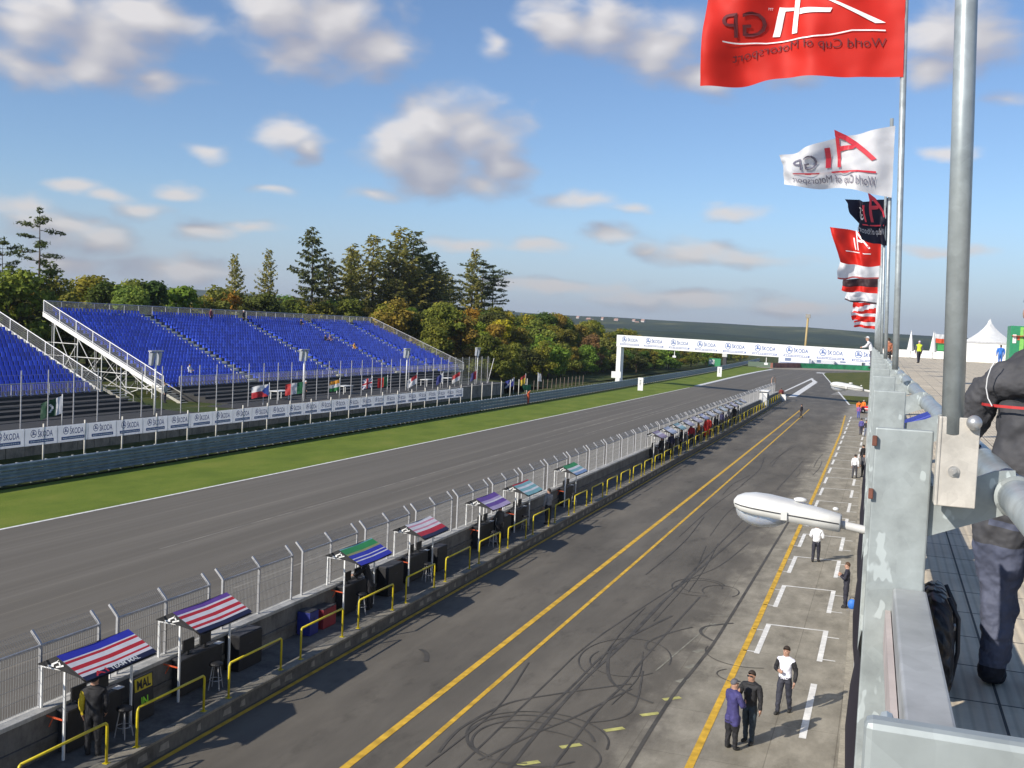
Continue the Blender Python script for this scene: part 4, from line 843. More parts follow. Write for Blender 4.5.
flag('national_flag', 'white flag flying to the right behind the guard rail', 'flag', (-49, 149.3, 2.1), (-49, 149.3, 3.3), (-49, 151, 2.0), (-49, 151, 3.1), lambda u, v: 0, [cloth((.7, .7, .7))], .12, 1.2, .3, (1, 0, 0), 16, 10); pole(-49, 149.3, .4, 3.4, .035, 'thin pole of the white flag flying to the right', mat=ST)

# ------------------------------------------------------------------ grandstands
def grandstand(name, label, y0, y1, aisles, rows=20, left_end=True, right_end=True, near=None, e1=.14):
    X0, RUN, RISE, Z0 = -60., .78, .31, 3.25
    def sk(x, y): return y + (-60 - x) * .14
    def se(x): return y1 + (-60 - x) * e1
    def xr(r): return X0 - r * RUN
    o = empty(name, (X0, (y0 + y1) / 2, 2.2), label, 'grandstand')
    b = MB()
    for r in range(rows):
        x0, x1, z = xr(r), xr(r + 1), Z0 + r * RISE
        for (a0, a1, q0, q1, ya, yb) in ((x0, x1, z, z, y0, y1),):
            b.poly([(x0, sk(x0, y0), z), (x0, se(x0), z), (x1, se(x1), z), (x1, sk(x1, y0), z)])
            b.poly([(x1, sk(x1, y0), z), (x1, se(x1), z), (x1, se(x1), z + RISE), (x1, sk(x1, y0), z + RISE)])
    b.build('deck', paint((.20, .20, .21), .7, .2, .15, 2), o)
    b = MB(); xe = xr(rows); ze = Z0 + rows * RISE
    b.box(X0 - .02, X0 + .06, sk(X0, y0), se(X0), Z0 - .25, Z0 + .03); b.build('front_edge', M_FENCE, o)
    # seats
    def seat(b, x, y, z):
        w = .178
        b.hexa([(x - .02, y - w, z + .40), (x - .02, y + w, z + .40), (x - .40, y + w * .9, z + .38), (x - .40, y - w * .9, z + .38), (x, y - w, z + .44), (x, y + w, z + .44), (x - .40, y + w * .9, z + .42), (x - .40, y - w * .9, z + .42)])
        b.hexa([(x - .40, y - w, z + .42), (x - .40, y + w, z + .42), (x - .43, y + w, z + .42), (x - .43, y - w, z + .42), (x - .47, y - w * .82, z + .80), (x - .47, y + w * .82, z + .80), (x - .50, y + w * .82, z + .80), (x - .50, y - w * .82, z + .80)])
        b.box(x - .32, x - .1, y - .03, y + .03, z + .01, z + .39)
    spots = []
    for r in range(rows):
        x, z = xr(r) - .16, Z0 + r * RISE; y = y0 + 1.15
        while sk(x, y) < se(x) - .45:
            if all(abs(y - a) > .95 for a in aisles): spots.append((x, sk(x, y), z))
            y += .5
    spots.sort(key=lambda p: p[0] ** 2 + p[1] ** 2 if near is None else near(p))
    for p in spots[:100]:
        b = MB(); seat(b, *p); b.build('seat', M_SEAT, o)
    b = MB(); 
    for p in spots[100:]: seat(b, *p)
    b.build('seat', M_SEAT, o)['kind'] = 'stuff'
    for a in aisles:
        b = MB()
        for r in range(rows):
            x, z = xr(r), Z0 + r * RISE; y = sk(x, a)
            b.box(x - .76, x - .34, y - .6, y + .6, z + .01, z + .26); b.box(x - .74, x - .33, y - .55, y + .55, z + .261, z + .28, 1)
        b.build('aisle_steps', [paint((.62, .60, .50), .6), paint((.80, .78, .68), .6)], o)
    # railings
    def mesh_rail(pname, pts, hgt, step, mat, wires=True, stringer=None):
        b = MB(); P = [Vector(p) for p in pts]; A, B = P[0], P[-1]; L = (B - A).length; N = max(1, int(L / step))
        up = Vector((0, 0, 1))
        b.tube([A + up * hgt, B + up * hgt], .04, 8)
        for k in range(N + 1): q = A.lerp(B, k / N); b.bar(q, q + up * hgt, .055)
        b.bar(A + up * .12, B + up * .12, .035)
        g = b.build(pname, mat, o)
        if wires:
            b = MB(); N = int(L / .16)
            for k in range(N): q = A.lerp(B, (k + .5) / N); b.bar(q + up * .1, q + up * (hgt - .03), .016)
            for k in range(1, 6): b.bar(A + up * hgt * k / 6, B + up * hgt * k / 6, .014)
            w = b.build('mesh_infill', M_WIRE, g)
        if stringer: 
            b = MB(); dn = Vector((0, 0, -.42)); d2 = Vector((0, .06, 0)); A2, B2 = A + Vector((0, stringer, .05)), B + Vector((0, stringer, .05))
            b.hexa([A2 + dn, B2 + dn, B2 + dn + d2, A2 + dn + d2, A2, B2, B2 + d2, A2 + d2]); b.build('stringer', M_WHITE, o)
    mesh_rail('front_railing', [(X0 + .1, sk(X0, y0 + (2 if left_end else 0)), Z0), (X0 + .1, se(X0), Z0)], .95, 1.8, M_FENCE)
    mesh_rail('back_railing', [(xe - .05, sk(xe, y0), ze), (xe - .05, se(xe), ze)], 1.05, 2.2, M_FENCE)
    mr_ = lambda x, y: sk(x, y)
    if left_end: mesh_rail('side_railing', [(X0, sk(X0, y0 - .1), Z0 - .1), (xe, sk(xe, y0 - .1), ze - .05)], 1.15, 2.2, M_WHITE, True, -.12)
    if right_end: mesh_rail('side_railing', [(X0, se(X0) + .1, Z0), (xe, se(xe) + .1, ze)], 1.1, 2.2, M_FENCE if left_end else M_WHITE, True, .12 if not left_end else None)
    # scaffold
    for xx, rws in ((X0 - 1.2, 1.2), (X0 - 5, 5), (X0 - 9, 9), (X0 - 14.8, 14.8)):
        b = MB(); y = y0 + .3; top = Z0 + rws / RUN * RISE - .15
        while sk(xx, y) < se(xx):
            yy = sk(xx, y); b.tube([(xx, yy, 2.2), (xx, yy, top)], .04, 6)
            if y + 3 < y1: b.tube([(xx, yy, 2.3), (xx, yy + 3, min(top, 5))], .03, 6)
            y += 3.
        for z in (2.6, 3.6, 5., 6.6, 8.2):
            if z < top: b.tube([(xx, sk(xx, y0), z), (xx, se(xx), z)], .03, 6)
        b.build('scaffold', M_FENCE, o)
    for yy in ((y0 + .1,) if left_end else (y1 - .1,)):
        b = MB()
        for k in range(5):
            xx = X0 - 1.5 - 3.2 * k; top = Z0 + (1.5 + 3.2 * k) / RUN * RISE - .2
            b.tube([(xx, sk(xx, yy), 2.2), (xx, sk(xx, yy), top)], .05, 6)
            if k: b.tube([(xx + 3.2, sk(xx, yy), 2.4), (xx, sk(xx, yy), top - .3)], .035, 6); b.tube([(xx, sk(xx, yy), 2.4), (xx + 3.2, sk(xx, yy), top - 1.4)], .035, 6)
            for z in (3., 4.2, 5.4, 6.6):
                if z < top: b.tube([(xx, sk(xx, yy), z), (xe, sk(xe, yy), z)], .035, 6)
        b.build('scaffold', M_WHITE, o)
    # access stairs at the free end
    ysr = (y0 - 1.6) if left_end else (y1 + .4)
    b = MB()
    for k in range(8): b.box(-57.4 - .32 * k, -57.1 - .32 * k, ysr, ysr + 1.2, 2.15 + .17 * k, 2.2 + .17 * k)
    b.hexa([(-60, ysr - .02, 3.35), (-57, ysr - .02, 2.05), (-57, ysr + .02, 2.05), (-60, ysr + .02, 3.35), (-60, ysr - .02, 3.6), (-57, ysr - .02, 2.3), (-57, ysr + .02, 2.3), (-60, ysr + .02, 3.6)])
    b.tube([(-57, ysr, 3.1), (-60, ysr, 4.4)], .04, 6); b.tube([(-57, ysr, 2.1), (-57, ysr, 3.1)], .04, 6)
    b.build('stairs', paint((.42, .40, .34), .7), o)
    return o
grandstand('grandstand', 'large open grandstand of blue seats with pale aisle steps and white end stair rail', 77, 146.5, [91.3, 109.4, 125, 137], e1=-.03)
grandstand('grandstand', 'smaller blue-seated grandstand cut off by the left edge of the picture', 30, 69, [44.], left_end=False, near=lambda p: (p[1] - 62) ** 2 + (p[0] + 60) ** 2)
def deckz(x): return 3.25 + (-60 - x) // .78 * .31
for x, y, c, lab, rz in [(-74.6, 104, (.22, .05, .06), 'spectator in dark red standing at the back of the grandstand', -90), (-74.6, 110.6, BLK, 'spectator in black with white cap at the back of the grandstand', -90)]:
    person(lab, (x - .1, y, deckz(x) + .0), R(rz), dict(top=c, legs=BLK), face=False, hat=WHT if c is BLK else None)
for x, y, c, lab in [(-73.9, 122.6, (.03, .03, .05), 'seated spectator in black high in the grandstand'), (-68.6, 121, (.03, .03, .04), 'seated spectator in dark clothes, left one of the pair in the middle rows'), (-68.6, 122.2, (.35, .22, .24), 'seated spectator in pinkish top beside the dark one'), (-67., 124.6, (.72, .33, .03), 'seated spectator in orange-yellow jacket'), (-62., 83.4, (.6, .6, .62), 'seated spectator in white low in the left of the grandstand')]:
    r = int((-60 - x) / .78); person(lab, (-60 - r * .78 - .56, y, 3.25 + r * .31 + .01), R(-90), dict(top=c, legs=(.04, .04, .06)), sit=True, face=False, bulk=1.15, armL=((-.05, .12, -.24), (.02, .36, -.26)), armR=((.05, .12, -.24), (-.02, .36, -.26)))
person('marshal in white helmet and dark suit behind the boards', (-52.4, 88.3, 2.2), R(-60), dict(top=(.03, .03, .04), legs=BLK, peak=False), hat=WHT, face=False)
person('person in pale shirt on the stair landing beside the big grandstand', (-57.4, 73.8, 2.25), R(-80), dict(top=(.35, .36, .34), legs=(.05, .05, .06)), face=False)
for y, lab in ((85.5, 'pale marshal table behind the tricolour flag'), (98., 'pale marshal table behind the crossed flag'), (119, 'white table near the end of the catch fence'), (125.6, 'white table at the last flags')):
    o = empty('table', (-53.5, y, 2.2), lab, 'table'); b = MB(); b.box(-54, -53, y - 1, y + 1, 3.0, 3.08); b.build('tabletop', ST, o)
    for a, c in ((-53.9, -.9), (-53.1, -.9), (-53.9, .9), (-53.1, .9)): b = MB(); b.bar((a, y + c, 2.2), (a, y + c, 3.0), .06); b.build('leg', ST, o)

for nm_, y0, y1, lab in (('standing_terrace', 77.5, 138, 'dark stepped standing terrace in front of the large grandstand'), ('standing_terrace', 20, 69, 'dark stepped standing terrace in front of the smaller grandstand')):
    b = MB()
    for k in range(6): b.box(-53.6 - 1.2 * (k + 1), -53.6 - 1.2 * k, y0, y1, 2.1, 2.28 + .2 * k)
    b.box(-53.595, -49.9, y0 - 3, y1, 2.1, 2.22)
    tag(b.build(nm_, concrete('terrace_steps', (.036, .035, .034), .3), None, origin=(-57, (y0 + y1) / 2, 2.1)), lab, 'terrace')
# marshal, signs, gantry, mast
person('marshal in orange-red overalls standing at the guard rail on the grass', (-44.0, 130.4, 0), R(-90), dict(top=(.62, .10, .03), legs=(.6, .09, .03)), armR=((.1, .1, .12), (.12, .3, .35)), bulk=1.3, face=False)
flag('signal_flag', 'dark green flag held out above the orange-red marshal', 'flag', (-43.6, 130.1, 1.85), (-43.6, 130.1, 2.6), (-44.2, 128.7, 1.9), (-44.2, 128.7, 2.55), lambda u, v: 0, [cloth((.02, .14, .07))], .08, 1.2, .2, (1, 0, 0), 12, 8); 
for x, y, w, h, lab, sh in [(-39.7, 177.7, .9, 2.3, 'white upright marker board with dark vertical lettering on the grass', True), (-38.7, 261.2, 1.1, 2.5, 'white upright marker board further down the grass', True)]:
    o = empty('marker_board', (x, y, 0), lab, 'sign'); b = MB(); b.box(x - w / 2, x + w / 2, y, y + .12, .08, h); b.build('panel', M_WHITE, o, bevel=.02)
    b = MB(); b.box(x - w * .4, x - w * .3, y + .02, y + .1, 0, .08); b.box(x + w * .3, x + w * .4, y + .02, y + .1, 0, .08); b.build('foot', M_DARK, o)
    if sh:
        b = MB(); rr = random.Random(8); z = 1.
        while z < h - .35: b.box(x - .16, x + .14, y - .004, y - .002, z, z + .1); b.box(x - .16, x - .06, y - .004, y - .002, z + .1, z + .15); z += .24
        b.build('lettering', M_DARK, o)
o = empty('marker_board', (-47.4, 191, 0), 'small white box sign on a post behind the guard rail near the gantry', 'sign'); b = MB(); b.box(-48.3, -46.5, 191, 191.3, 1.4, 2.6); b.build('panel', M_WHITE, o, bevel=.02); b = MB(); b.bar((-47.4, 191.15, 0), (-47.4, 191.15, 1.4), .12); b.build('post', M_WHITE, o)
GA, GB = Vector((-50.1, 201., 0)), Vector((-.5, 168.3, 0)); gd = (GB - GA).normalized(); GL = (GB - GA).length; gn = Vector((gd.y, -gd.x, 0))
def gp(u, z, off=0.): return GA + gd * u + gn * off + Vector((0, 0, z - (.0075 * u if z > 6 else 0)))
o = empty('gantry', tuple(GA), 'long white start gantry with blue lettering spanning the track', 'gantry')
b = MB(); b.hexa([gp(0, 7.12), gp(GL, 7.4), gp(GL, 7.4, -1.), gp(0, 7.12, -1.), gp(0, 9.42), gp(GL, 9.42), gp(GL, 9.42, -1.), gp(0, 9.42, -1.)]); b.build('beam', M_WHITE, o)
for u0 in (.05, GL - 1.4):
    b = MB(); b.hexa([gp(u0, 0, -.1), gp(u0 + 1.2, 0, -.1), gp(u0 + 1.2, 0, -.9), gp(u0, 0, -.9), gp(u0, 7.1, -.1), gp(u0 + 1.2, 7.1, -.1), gp(u0 + 1.2, 7.1, -.9), gp(u0, 7.1, -.9)]); b.build('post', M_WHITE, o)
GP = 6.6
for k in range(9):
    u0 = 1.2 + GP * k
    if u0 + 5 > GL: break
    b = MB(); put_text(b, 'ŠKODA', lambda x, y: gp(u0 + 1.9 + 2.9 * x, 8.25 + .8 * y, .02), 0, .015); b.build('lettering', paint((.06, .12, .34), .5), o)
    b = MB(); emblem(b, lambda x, y: gp(u0 + .35 + 1.35 * x, 8.0 + 1.2 * y, .02)); b.build('emblem', paint((.05, .12, .36), .5), o)
    b = MB(); b.poly([gp(u0 - .1, 7.52, .015), gp(u0 + 5.1, 7.52, .015), gp(u0 + 5.1, 7.84, .015), gp(u0 - .1, 7.84, .015)]); rr = random.Random(k); u = .1
    while u < 4.7: w = rr.uniform(.1, .4); b.poly([gp(u0 + u, 7.6, .02), gp(u0 + u + w, 7.6, .02), gp(u0 + u + w, 7.76, .02), gp(u0 + u, 7.76, .02)], 1); u += w + .08
    b.build('blue_strip', [paint((.10, .15, .36), .5), M_WHITE], o)
for k in (.26, .62):
    b = MB(); b.bar(gp(GL * k, 7.1, -.4), gp(GL * k, 6.2, -.4), .1); b.box(*(lambda p: (p.x - .3, p.x + .3, p.y - .2, p.y + .2, p.z - .35, p.z))(gp(GL * k, 6.2, -.4))); b.build('signal_lamp', M_WHITE, o)
o = empty('mast', (-30.6, 430, 0), 'tall thin yellowish mast with a lamp box rising beyond the gantry', 'mast')
b = MB(); b.tube([(-30.9, 430, 0), (-30.3, 430, 19.2)], .42, 8); b.build('pole', paint((.45, .33, .14), .6), o, True); b = MB(); b.box(-31.2, -29.4, 429.5, 430.5, 18.8, 20.3); b.build('lamp_box', paint((.3, .28, .24), .6), o, bevel=.05)
# far end: tyre barrier, trailers, marquees
b = MB(); FB = [(-46, 377), (-36.9, 371.5), (-29.2, 391), (-20, 398), (-10.4, 403), (6, 409)]
for (a, c), mi in zip(zip(FB, FB[1:]), (2, 1, 0, 0, 0)):
    d = (Vector(c) - Vector(a)).normalized(); q = Vector((-d.y, d.x)) * .9; b.hexa([(*a, 0), (*c, 0), (*(Vector(c) + q), 0), (*(Vector(a) + q), 0), (*a, 1.7), (*c, 1.7), (*(Vector(c) + q), 1.7), (*(Vector(a) + q), 1.7)], mi)
tag(b.build('tyre_barrier', [paint((.02, .22, .09), .6, 0, .35, .5), paint((.25, .09, .06), .6, 0, .35, .5), paint((.1, .14, .1), .7)], None, origin=(-20, 398, 0)), 'green tyre barrier with a dark red left end closing the far bend', 'barrier')
def trailer(x, y, L, h, rz, lab, c=(.74, .75, .77), cab=True):
    o = empty('trailer', (x, y, 0), lab, 'trailer', world=False); o.rotation_euler.z = rz
    b = MB(); b.box(-L / 2, L / 2, -1.25, 1.25, 1.0, h); b.build('body', paint(c, .5), o, bevel=.08)
    b = MB(); b.box(-L / 2 + .2, L / 2 - .2, -1.256, -1.252, 1.2, 1.5); b.box(-L * .3, -L * .1, -1.256, -1.252, h * .5, h * .8); b.build('stripe', paint((.2, .25, .4), .5), o)
    for xx in (-L * .3, -L * .3 + 1.1, L * .32):
        b = MB(); i = len(b.v)
        b.tube([(xx, -1.2, .5), (xx, 1.2, .5)], .5, 12); b.build('wheel', M_BLACK, o)
for a in [(-33, 408, 11, 4.0, .15, 'white trailer behind the red end of the tyre barrier'), (-23, 414, 8, 3.6, .3, 'white box trailer in the middle behind the tyre barrier'), (-14, 420, 10, 4.2, .2, 'tall white trailer behind the green tyre barrier'), (-4, 424, 9, 4., .25, 'white trailer behind the tyre barrier, nearest the pit building')]: trailer(*a)
trailer(-28, 420, 6, 2.6, .1, 'low grey-blue van roof behind the tyre barrier', (.35, .4, .48))
def marquee(x, y, z, w, d, h, lab, peaks=2):
    o = empty('marquee', (x, y, z), lab, 'tent', world=False)
    b = MB(); b.box(-w / 2, w / 2, -d / 2, d / 2, 0, h * .47); b.build('walls', M_WHITE, o)
    b = MB(); pw = w / peaks
    for k in range(peaks):
        cx = -w / 2 + pw * (k + .5); i0 = len(b.v); N = 5
        for q in range(N + 1):
            t = q / N; s = (1 - t) ** 1.7; zz = h * .47 + .02 + h * .53 * t
            b.v += [(cx - pw / 2 * s - .01, -d / 2 * s - .05 * (1 - t), zz), (cx + pw / 2 * s + .01, -d / 2 * s - .05 * (1 - t), zz), (cx + pw / 2 * s + .01, d / 2 * s, zz), (cx - pw / 2 * s - .01, d / 2 * s, zz)]
        for q in range(N):
            for s in range(4): a = i0 + q * 4 + s; e = i0 + q * 4 + (s + 1) % 4; b.f.append((a, e, e + 4, a + 4)); b.m.append(0)
    b.build('roof', M_WHITE, o, True)
    b = MB(); b.box(-w / 2 - .03, w / 2 + .03, -d / 2 - .06, -d / 2 - .03, h * .44, h * .48); b.build('valance', paint((.5, .5, .52), .6), o); return o
marquee(6, 417, 0, 16, 6, 5.2, 'wide white marquee beyond the far bend, partly behind the pit building', 3)
b = MB(); b.box(-56, -52, 352, 353.5, 0, 2.6); b.box(-55.8, -54, 351.9, 351.95, .6, 2.2, 1); tag(b.build('marshal_hut', [paint((.03, .25, .10), .6), M_WHITE], None, bevel=.04, origin=(-54, 352, 0)), 'green marshal hut with a white panel beyond the guard rail', 'hut')
b = MB(); b.box(-50.3, -49.2, 345, 346, 0, 5.2); b.box(-50.5, -49.0, 344.8, 346.2, 3.4, 5.4, 1); tag(b.build('marshal_tower', [M_DARK, paint((.6, .6, .58), .6)], None, bevel=.03, origin=(-50, 345, 0)), 'narrow pale lookout box on a dark stand by the guard rail', 'tower')
# ------------------------------------------------------------------ pit building with its roof terrace (runs very slightly off the track axis)
def bx(x, y): return x - .014 * y
def skbox(b, x0, x1, y0, y1, z0, z1, mi=0):
    b.hexa([(bx(x0, y0), y0, z0), (bx(x1, y0), y0, z0), (bx(x1, y1), y1, z0), (bx(x0, y1), y1, z0), (bx(x0, y0), y0, z1), (bx(x1, y0), y0, z1), (bx(x1, y1), y1, z1), (bx(x0, y1), y1, z1)], mi)
o = empty('pit_building', (9, 70, 0), 'pit building with a paved roof terrace running along the right side', 'building')
b = MB(); skbox(b, .12, 19, -3, 143, 0, 8.3); b.build('wall', concrete('facade', (.42, .41, .38), .25, .3), o)
b = MB(); skbox(b, .10, 19.2, -3, 143, 8.303, 8.6); b.build('terrace_floor', M_TERR, o)
b = MB()
for k in range(22): skbox(b, .07, .118, 2 + 6.2 * k, 6.6 + 6.2 * k, .05, 3.6)
b.build('garage_door', paint((.5, .5, .48), .5), o)
b = MB(); skbox(b, -.16, .12, -3, 143, 0, .03); structure(b.build('building_gutter', concrete('gutter', (.33, .30, .24))))
# parapet posts with brackets, beams between them, thick tube handrail
def parapet_post(y, label, xl=.03):
    o = empty('parapet_post', (bx(.1, y), y, 8.6), label, 'post', 'galvanised parapet posts')
    b = MB(); skbox(b, xl, .215, y, y + .022, 7.6, 9.718); skbox(b, xl + .012, xl + .024, y + .023, y + .09, 7.6, 9.70); skbox(b, .20, .213, y + .023, y + .09, 7.6, 9.70); b.build('plate', M_GALV, o, bevel=.006)
    b = MB(); P = [(.217, 9.36), (.445, 9.455), (.485, 9.52), (.47, 9.605), (.41, 9.598), (.33, 9.56), (.217, 9.53)]
    n_ = len(P); i = len(b.v)
    b.v += [(bx(x, y), y + .03, z) for x, z in P] + [(bx(x, y), y + .045, z) for x, z in P]
    b.f += [tuple(i + k for k in range(n_)), tuple(i + n_ + k for k in range(n_))[::-1]]; b.m += [0, 0]
    for k in range(n_): b.f.append((i + k, i + n_ + k, i + n_ + (k + 1) % n_, i + (k + 1) % n_)); b.m.append(0)
    br = b.build('bracket', M_GALV, o)
    b = MB(); b.tube([(bx(.477, y), y + .005, 9.52), (bx(.477, y), y + .075, 9.52)], .068, 24); b.build('collar', M_GALV, br, True)
    return o
PLAB = ['broad galvanised parapet post end filling the bottom right corner', 'tall galvanised parapet post left of the bolted flagpole foot, smeared with pale zinc', 'galvanised parapet post just behind the one beside the flagpole foot', 'galvanised parapet post, fourth back from the camera', 'galvanised parapet post far along the terrace edge, one of a dense row']
for k in range(26):
    q = parapet_post((.82 if k == 0 else .8) + 2.95 * k, PLAB[min(k, 4)], .012 if k == 0 else .03)
    if k == 1:
        b = MB(); skbox(b, .022, .038, 3.73, 3.748, 9.655, 9.69); b.build('timber_block', paint((.16, .06, .04), .8, 0, .3, 30), q, bevel=.003)
        b = MB(); skbox(b, .020, .036, 3.73, 3.748, 9.475, 9.51); b.build('timber_block', paint((.16, .06, .04), .8, 0, .3, 30), q, bevel=.003)
for k in range(12):
    y0 = .8 + 2.95 * k + .123; y1 = y0 + 2.95 - .126
    o = empty('parapet_beam', (bx(.18, y0), (y0 + y1) / 2, 9.0), ('grey steel channel between the two nearest parapet posts' if k == 0 else 'grey steel channel beam between parapet posts further along'), 'beam', 'parapet beams')
    b = MB(); skbox(b, .118, .225, y0, y1, 9.04, 9.18); b.build('channel', M_GALV_S, o, bevel=.008)
    b = MB(); skbox(b, .098, .115, y0, y1, 8.98, 9.1); b.build('infill_strip', paint((.48, .42, .40), .7), o)
b = MB(); b.tube([(bx(.477, y), y, 9.52) for y in (1.2, 3.77, 3.78, 40, 78)], .058, 28); tag(b.build('handrail', M_GALV_P, None, True, origin=(bx(.477, 4), 4, 9.52)), 'thick grey tube handrail running away along the terrace edge', 'handrail')
# black banner bellying out below the parapet
b = MB(); N = 90
for k in range(N + 1):
    y = 5.2 + 12 * k / N
    for q in range(5):
        z = 8.25 - 1.0 * q / 4; bel = .075 * max(0, math.sin(y * 2.3 - .5)) ** 2 * math.sin(math.pi * (q + .6) / 5.2)
        b.v.append((bx(.062 - bel, y), y, z))
for k in range(N):
    for q in range(4): a = k * 5 + q; b.f.append((a, a + 5, a + 6, a + 1)); b.m.append(0)
tag(b.build('facade_banner', paint((.018, .014, .022), .6, 0, .2, 3), None, True, origin=(bx(0, 5), 5, 8.2)), 'black banner sheet bellying out below the parapet on the pit side', 'banner')

# flagpoles along the terrace edge
def tpole(y, z1, label, r=.034):
    o = empty('flagpole', (bx(.265, y), y, 9.5), label, 'flagpole', 'flagpoles on the terrace edge')
    X = bx(.265, y)
    b = MB(); b.tube([(X, y, 9.72), (X - .03, y, 10.7), (X - .035 * (z1 - 9.72), y, z1)], r, 20); b.build('pole', M_GALV_P, o, True)
    return o
def foot(o, y):
    b = MB(); skbox(b, .228, .345, y - .028, y - .02, 9.485, 9.775); skbox(b, .222, .232, y - .032, y + .05, 9.485, 9.775); skbox(b, .339, .345, y - .02, y + .05, 9.485, 9.775)
    f = b.build('foot_bracket', galvanised('stained_steel', (.50, .47, .42), .15, .55, 1.5, False), o, bevel=.003)
    b = MB(); X = bx(.275, y); b.tube([(X, y - .032, 9.60), (X, y - .0275, 9.60)], .018, 20); b.tube([(X, y - .043, 9.60), (X, y - .032, 9.60)], .011, 6); b.tube([(X, y - .05, 9.60), (X, y - .043, 9.60)], .006, 10); b.build('bolt', paint((.55, .53, .5), .3, .6), f)
    b = MB(); b.ball((bx(.325, y), y - .045, 9.762), .024, 20); b.build('ball_cap', paint((.5, .5, .5), .35, .6), f, True)
p1 = tpole(3.68, 15.2, 'thick near flagpole bolted to the parapet with a ball capped foot'); foot(p1, 3.68)
b = MB(); b.tube([(bx(.265, 3.68), 3.62, 9.78), (bx(.265, 3.68), 3.66, 9.72)], .034, 12); 
tpole(12.4, 14.7, 'flagpole flying the big red flag')
for k in range(9):
    tpole(21 + 8.65 * k, 14.2, ['flagpole of the white flag', 'flagpole of the ragged dark flag', 'flagpole of the small red flag with a white letter'][k] if k < 3 else 'slim flagpole in the far part of the terrace row')
RED = (.80, .028, .016); WF = (.82, .82, .84); DK = (.012, .012, .03)
def bottomfit(x): return 315 + 55 * ((890 - x) / 785)
def px(P, x, y, off, H=508.): return P((890 - x) / 785, (bottomfit(x) - y) / H, off)
def art_red(b, P):
    for off in (-.016, .016):
        def q(pts, mi, k=8):   # quad in photo pixels, subdivided along its long side
            a, c, d, e = pts
            for i in range(k):
                t0, t1 = i / k, (i + 1) / k; L = lambda m, n_, t: (m[0] + (n_[0] - m[0]) * t, m[1] + (n_[1] - m[1]) * t)
                b.poly([px(P, *L(a, c, t0), off), px(P, *L(a, c, t1), off), px(P, *L(e, d, t1), off), px(P, *L(e, d, t0), off)], mi)
        q([(468, -8), (818, 122), (778, 126), (505, 8)], 0); q([(455, -10), (448, 176), (472, 176), (478, -10)], 0); q([(478, 80), (612, 76), (604, 92), (478, 104)], 0)
        q([(385, 62), (450, 72), (450, 84), (390, 78)], 0); q([(385, 62), (366, 180), (394, 180), (412, 70)], 0)
        q([(185, 191), (345, 204), (345, 209), (185, 196)], 0); q([(345, 204), (520, 193), (520, 198), (345, 209)], 0); q([(520, 193), (690, 154), (690, 159), (520, 198)], 0); q([(690, 154), (818, 148), (818, 153), (690, 159)], 0)
        put_text(b, 'GP', lambda x, y: px(P, 343 - 163 * x, 178 - 90 * y, off), 1, 0)
        put_text(b, 'World Cup of Motorsport', lambda x, y: px(P, 822 - 604 * x, 222 + 55 * x - 8 * math.sin(3.1 * x) - 44 * y, off), 1, -.004)
        put_text(b, 'TM', lambda x, y: px(P, 362 - 16 * x, 76 - 10 * y, off), 0)
    return [paint((.85, .85, .86), .6), paint((.13, .02, .025), .7)]
flag('racing_flag', 'big red flag with white A1 sign and mirrored dark lettering, nearest and highest', 'flag', (-.02, 12.36, 12.92), (-.07, 12.36, 14.42), (-2.17, 12.2, 12.84), (-2.15, 12.2, 14.3), lambda u, v: 0, [cloth(RED)], .16, 1.7, .05, (.1, 1, 0), 64, 36, 'racing flags on the terrace edge', .05, art_red)
def logo(b, P, u0, v0, s, ca, cb, offs=.03, text=True, asp=1.6):
    for off in (-offs, offs):
        def q(pts, mi):
            a, c, d, e = pts; k = 4
            for i in range(k):
                t0, t1 = i / k, (i + 1) / k; L = lambda m, n_, t: (m[0] + (n_[0] - m[0]) * t, m[1] + (n_[1] - m[1]) * t)
                f = lambda p: P(u0 + p[0] * s, v0 + p[1] * s * asp, off)
                b.poly([f(L(a, c, t0)), f(L(a, c, t1)), f(L(e, d, t1)), f(L(e, d, t0))], mi)
        q([(0, .1), (.5, .62), (.5, .52), (.06, .08)], 0); q([(.5, .62), (.5, 0), (.46, 0), (.46, .55)], 0); q([(.46, .34), (.24, .32), (.3, .26), (.46, .26)], 0); q([(.62, .36), (.62, 0), (.57, 0), (.57, .36)], 0); q([(0, -.06), (.98, -.06), (.98, -.085), (0, -.085)], 0)
        if text:
            put_text(b, 'GP', lambda x, y: P(u0 + (.7 + .28 * x) * s, v0 + (.02 + .26 * y) * s * asp, off), 1); put_text(b, 'World Cup of Motorsport', lambda x, y: P(u0 + x * s, v0 + (-.3 + .17 * y) * s * asp, off), 1)
GRP = 'racing flags on the terrace edge'
flag('racing_flag', 'white tapering flag with red A1 sign and mirrored grey lettering below the big red flag', 'flag', (-.10, 20.9, 12.72), (-.12, 20.9, 14.05), (-2.02, 20.4, 12.86), (-2.16, 20.4, 13.42), lambda u, v: 0, [cloth(WF)], .21, 1.6, .35, (.2, 1, 0), 52, 28, GRP, .07, lambda b, P: (logo(b, P, .14, .42, .74, 0, 1), [paint((.55, .03, .05), .6), paint((.16, .15, .2), .6)])[1])
flag('racing_flag', 'dark navy flag with faint red sign and ragged fly end', 'flag', (-.16, 29.7, 12.6), (-.19, 29.7, 13.88), (-.95, 28.9, 12.9), (-1.2, 28.9, 13.7), lambda u, v: 0, [cloth(DK)], .28, 1.7, .6, (.5, 1, 0), 30, 20, GRP, -.1, lambda b, P: (logo(b, P, .1, .5, .7, 0, 1, .03), [paint((.5, .03, .05), .6), paint((.45, .45, .5), .6)])[1])
